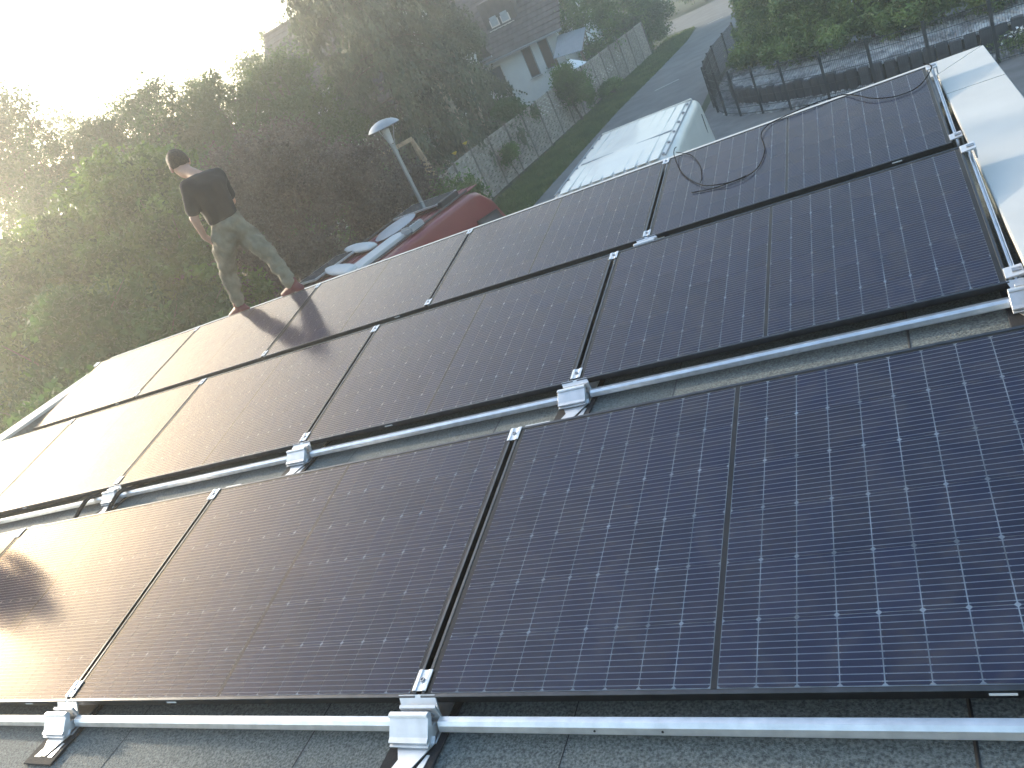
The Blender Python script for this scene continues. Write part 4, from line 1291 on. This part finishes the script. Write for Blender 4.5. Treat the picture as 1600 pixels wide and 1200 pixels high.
# shrubs hanging over the woven fence and by the road
gS = 'shrubs along the woven fence'
leafy('shrub', 'dense green shrub hanging over the top of the woven fence', 'shrub', (-11.9, 28.6, G), [(0, 0, 1.9, .75, 1.0, .6), (.2, .7, 1.5, .6, .7, .5)], 9000, 220, .12, .12, .07, 'leaf_deep', .06, group=gS)
leafy('shrub', 'round green shrub in front of the woven fence by the white house', 'shrub', (-10.7, 33.0, G), [(0, 0, 1.5, .85, .95, .8), (.1, .5, .8, .7, .9, .6), (-.1, .1, 2.1, .5, .5, .4)], 9000, 220, .13, .12, .06, 'leaf_green', .06, group=gS)
leafy('shrub', 'small shrub clinging low to the woven fence', 'shrub', (-11.3, 25.8, G), [(0, 0, .9, .3, .5, .4)], 1800, 60, .1, .10, .05, 'leaf_green', .03, group=gS)
leafy('shrub', 'weedy green tuft at the foot of the woven fence', 'shrub', (-10.35, 37.2, G), [(0, 0, .35, .5, 1.3, .3)], 2600, 80, .1, .12, .05, 'leaf_green', .03, group=gS)
gH = 'hedge trees beyond the end of the woven fence'
for i, (x, y, h, lab) in enumerate(((-12.05, 42.2, 6.2, 'yellow green tree next to the white house roof'), (-12.0, 48.5, 5.2, 'green tree in the middle of the hedge behind the fence'), (-10.7, 48.9, 3.2, 'dense bush at the very end of the woven fence'), (-9.6, 66, 4.0, 'dark hedge bush past the road bend'), (-5.5, 69, 4.0, 'hedge bush at the top of the road'), (-14.5, 66, 4.5, 'dark hedge bush by the side road'))):
    leafy('hedge_tree', lab, 'tree', (x, y, G), [(0, 0, h * .6, 1.9, 1.9, h * .32), (1.0, -.6, h * .42, 1.5, 1.5, h * .3), (-1.1, .5, h * .5, 1.6, 1.6, h * .3), (0, -.3, h * .2, 1.9, 1.9, h * .2)], 9500, 300, .2, .16, .085, 'leaf_green' if i < 2 else 'leaf_deep', .1, group=gH)
# laurels in the gravel bed
gL = 'laurel shrubs in the gravel bed'
LAB = ['laurel shrub nearest the road, catching the light', 'laurel shrub behind the curved corner of the wire fence', 'laurel shrub over the grey gravel, full of pale leaf tips', 'laurel shrub in the middle of the dark hedge', 'laurel shrub behind the straight wire fence', 'laurel shrub above the white coping corner', 'laurel shrub at the end of the hedge, behind the coping', 'tall laurel shrub filling the hedge behind the others']
for i, (x, y, s) in enumerate(((-2.2, 31.0, 1.0), (-1.7, 27.6, 1.0), (-0.6, 25.4, 1.0), (0.9, 24.2, 1.0), (2.5, 23.2, 1.0), (4.1, 22.6, 1.0), (5.9, 22.2, 1.0), (2.0, 27.0, 1.35))):
    leafy('laurel_shrub', LAB[i], 'shrub', (x, y, G + .42), [(0, 0, 1.25 * s, 1.15 * s, 1.15 * s, 1.0 * s), (.5, -.5, .55, 1.1, 1.0, .6), (-.5, -.6, .45, 1.1, 1.0, .55), (-.4, .3, 1.7 * s, .8, .8, .8)], 18000, 380, .12, .15, .05, 'leaf_laurel', .06, droop=.1, group=gL, n_extra=2)

# ================================================================ houses beyond the fence
def gable_house(name, label, x0, x1, yw, depth, z_eave, pitch, wallm):
    """eave side faces -y; all z relative to street"""
    t = thing(name, label, 'house', ((x0 + x1) / 2, yw, G))
    w = x1 - x0
    ridge = z_eave + depth / 2 * math.tan(pitch)
    poly = [(0, 0), (depth, 0), (depth, z_eave), (depth / 2, ridge - .1), (0, z_eave)]
    MB().prism(poly, -w / 2, w / 2, 'x').build('wall', wallm, t)
    ov = .5
    sl = (depth / 2 + ov) / math.cos(pitch)
    for side in (-1, 1):
        n = int(sl / .34)
        vs, fs = [], []
        m_ = int((w + 2 * ov) / .15)
        for k in range(n):
            s0, s1 = k * sl / n, (k + 1) * sl / n + .03
            b = len(vs)
            for j in range(m_ + 1):
                x = -w / 2 - ov + (w + 2 * ov) * j / m_
                wv_ = .022 * (1 if j % 2 else 0)
                for s, h in ((s0, .065), (s0, .0), (s1, .03)):
                    yy = -ov + s * math.cos(pitch) - (h + (wv_ if h else 0)) * math.sin(pitch)
                    zz_ = z_eave - ov * math.tan(pitch) + .08 + s * math.sin(pitch) + (h + (wv_ if h else 0)) * math.cos(pitch)
                    if side > 0: yy = depth - yy
                    vs.append((x, yy, zz_))
            for j in range(m_):
                q = b + j * 3
                fs += [(q, q + 3, q + 5, q + 2), (q, q + 1, q + 4, q + 3)]
        o = MB().add(vs, fs).build('roof_slope', 'roof_tile', t)
        MB().box((0, (-ov - .05) if side < 0 else depth + ov + .05, z_eave - ov * math.tan(pitch) + .06), (w + 2 * ov, .11, .10)).build('gutter', 'grey_plastic', t)
    MB().tube([(-w / 2 - ov, depth / 2, ridge + .12), (w / 2 + ov, depth / 2, ridge + .12)], .11, 8).build('ridge', 'roof_tile', t)
    return t

def house_window(t, x, z0, w, h, y=0, pane='pane', fm='white_paint'):
    f = MB().box((x, y - .02, z0 + h / 2), (w + .10, .06, h + .10)).build('window', fm, t, bevel=.006, seg=1)
    MB().box((x, y - .056, z0 + h / 2), (w, .014, h)).build('pane', pane, f)
    MB().box((x, y - .08, z0 - .09), (w + .22, .16, .04)).build('sill', 'facade', f)
    return f

hw_ = gable_house('white_house', 'white plastered house with dark tiled roof beyond the woven fence', -22.5, -12.85, 40.3, 10.0, 3.98, rad(44), 'plaster')
hx = -(-22.5 - 12.85) / 2
for x, z0, h in ((-14.68, 2.02, 1.38), (-13.70, 2.08, 1.36)):
    house_window(hw_, x + hx, z0, .46, h, 0, 'shutter', 'grey_plastic')
house_window(hw_, -16.8 + hx, 2.0, .9, 1.2)
# dormer
dm = MB().prism([(.9, 4.75), (3.4, 4.75), (3.4, 6.55), (.75, 6.3)], -16.6 + hx, -14.75 + hx, 'x').build('dormer', 'roof_tile', hw_)
for xx in (-16.05, -15.4):
    f = MB().box((xx + hx, .87, 5.55), (.52, .06, 1.15)).build('dormer_window', 'white_paint', hw_, bevel=.006, seg=1)
    MB().box((xx + hx, .834, 5.55), (.40, .014, 1.02)).build('pane', 'pane_light', f)
MB().box((-15.7 + hx, .80, 4.86), (1.5, .18, .06)).build('dormer_sill', 'white_paint', hw_)
MB().tube([(-15.0 + hx, 3.6, 8.0), (-15.0 + hx, 3.6, 9.6)], [.35, .35], 4).build('chimney', 'terracotta', hw_)
lh = gable_house('tiled_house', 'grey house with steep tiled roof and skylight behind the purple tree', -24.0, -16.6, 29.6, 9.0, 4.30, rad(47), 'facade')
lx = (24.0 + 16.6) / 2
def skylight(t, x, s, pitch, z_eave):
    yy = s * math.cos(pitch); zz_ = z_eave + .17 + s * math.sin(pitch)
    f = MB().box((0, 0, 0), (.78, 1.18, .10)).build('skylight', 'white_paint', t, loc=(x, yy, zz_), rot=(pitch, 0, 0), bevel=.01, seg=1)
    MB().box((0, 0, .053), (.62, 1.0, .008)).build('pane', 'pane_light', f)
skylight(lh, -18.3 + lx, 1.25, rad(47), 4.30)
skylight(lh, -20.6 + lx, 1.25, rad(47), 4.30)
house_window(lh, -18.3 + lx, 1.4, 1.6, 1.6, 0, 'pane_light')
house_window(lh, -21.0 + lx, 1.6, 1.0, 1.3, 0)
# terrace canopy beside the white house
t = thing('terrace_canopy', 'pale corrugated lean-to canopy beside the white house', 'canopy', (-12.15, 39.3, G))
vs, fs = [], []
for j in range(31):
    x = -.7 + j * 1.5 / 30
    dz = .025 if j % 2 else 0
    vs += [(x, -.9, 2.55 + dz - .12 * (x + 1)), (x, 1.0, 3.35 + dz - .12 * (x + 1)), (x, -.9, 2.53 + dz - .12 * (x + 1)), (x, 1.0, 3.33 + dz - .12 * (x + 1))]
for j in range(30):
    q = j * 4
    fs += [(q, q + 4, q + 5, q + 1), (q + 2, q + 3, q + 7, q + 6), (q, q + 2, q + 6, q + 4)]
MB().add(vs, fs).build('sheet', 'grey_plastic', t)
for x in (-.62, .72):
    MB().box((x, -.8, 1.22 - .06 * (x + 1)), (.10, .10, 2.44 - .12 * (x + 1))).build('post', 'wood_dark', t)
    MB().bar((x, -.9, 2.44 - .12 * (x + 1)), (x, 1.0, 3.24 - .12 * (x + 1)), .08).build('rafter', 'wood_dark', t)
t = thing('garden_parasol', 'white folded canvas parasol over the woven fence by the white house', 'parasol', (-11.9, 37.9, G))
MB().tube([(0, 0, 0), (0, 0, 2.25)], .025, 8).build('pole', 'wood_light', t)
MB().lathe([(.75, 1.78), (.62, 1.86), (.30, 2.06), (.04, 2.2), (.001, 2.22), (.001, 2.18), (.28, 2.03), (.60, 1.84)], n=8).build('canvas', 'flower', t)

# swing frame in the garden
t = thing('swing_frame', 'timber swing frame standing behind the street lamp', 'swing', (-13.2, 21.8, G))
MB().bar((-.95, -.55, 3.05), (.62, .36, 3.12), .12).build('beam', 'wood_light', t)
for a, b in (((.58, .34, 3.10), (1.25, .10, .0)), ((.58, .34, 3.10), (.20, 1.1, .0)), ((-.90, -.52, 3.05), (-.3, -1.2, 0)), ((-.90, -.52, 3.05), (-1.5, .1, 0))):
    MB().bar(a, b, .10).build('leg', 'wood_light', t)
MB().bar((-.55, -.32, 3.0), (-.55, -.32, 1.0), .02).build('rope', 'cable', t)
MB().bar((-.15, -.09, 3.0), (-.15, -.09, 1.0), .02).build('rope', 'cable', t)
MB().box((-.35, -.2, .98), (.46, .2, .04), (0, 0, rad(30))).build('swing_seat', 'toy_blue', t)
t = thing('blue_birdhouse', 'little blue and white nesting box among the shrubs by the lamp', 'birdhouse', (-10.6, 18.2, G))
MB().tube([(0, 0, 0), (0, 0, 1.75)], .02, 6).build('pole', 'wood_dark', t)
MB().prism([(-.12, 1.7), (.12, 1.7), (.12, 1.95), (0, 2.08), (-.12, 1.95)], -.1, .1, 'y').build('box', 'toy_blue', t)
t = thing('clay_pot', 'terracotta pot glowing orange behind the end of the woven fence', 'pot', (-12.5, 20.6, G))
MB().lathe([(.001, 0), (.26, 0), (.36, .5), (.40, .5), (.40, .58), (.33, .58), (.25, .06), (.001, .06)], n=18).build('body', 'terracotta', t, smooth='auto', loc=(0, 0, 1.1))
MB().lathe([(.30, 0), (.30, 1.1), (.001, 1.1), (.001, 0)], n=12).build('plinth', 'wood_dark', t)
for i, (y, dz, lab) in enumerate(((23.9, .0, 'yellow garden ornament on the fence top by the pale trunk'), (22.9, -.05, 'yellow garden ornament on the fence top toward its end'))):
    t = thing('fence_ornament', lab, 'ornament', (-11.8, y, G + 1.86 + dz), group='yellow ornaments on the fence')
    MB().tube([(0, 0, 0), (0, 0, .25)], .02, 6).build('stick', 'wood_dark', t)
    MB().lathe([(.001, .22), (.03, .23), (.09, .30), (.10, .31), (.04, .27), (.001, .26)], n=7).build('flower_head', 'toy_yellow', t)

# white flowers behind the coping
def flowers():
    t = thing('white_flowers', 'patch of small white flowers by the wire fence past the coping', 'flowers', (3.75, 19.25, G))
    C = np.stack([RNG.normal(0, .35, 700), RNG.normal(0, .25, 700), RNG.uniform(.05, .35, 700)], 1)
    V, Fq = leaf_cloud(C, 700, .12, .03, -.5)
    o = link('leaves', raw_mesh('leaves', V, Fq, 'leaf_laurel'), t); o['kind'] = 'stuff'
    C = np.stack([RNG.normal(0, .32, 90), RNG.normal(0, .22, 90), RNG.uniform(.28, .42, 90)], 1)
    V, Fq = leaf_cloud(C, 90, .07, .06, 0, up=2)
    o = link('petals', raw_mesh('petals', V, Fq, 'flower'), t); o['kind'] = 'stuff'
flowers()

# ================================================================ haze
def haze():
    m = bpy.data.materials.new('haze')
    m.use_nodes = True
    nt = m.node_tree
    for n in list(nt.nodes): nt.nodes.remove(n)
    out = nt.nodes.new('ShaderNodeOutputMaterial')
    pv = nt.nodes.new('ShaderNodeVolumePrincipled')
    pv.inputs['Color'].default_value = (0.97, 0.98, 0.96, 1)
    pv.inputs['Density'].default_value = 0.0046
    pv.inputs['Anisotropy'].default_value = 0.70
    nt.links.new(pv.outputs[0], out.inputs['Volume'])
    MATS['haze'] = m
    o = MB().box((-50, 90, 6.0), (440, 440, 21.0)).build('haze', 'haze')  # haze box added to give the veil of lens glare
    tag(o, 'thin haze added in the air to stand in for lens glare', 'haze', kind='stuff')
haze()
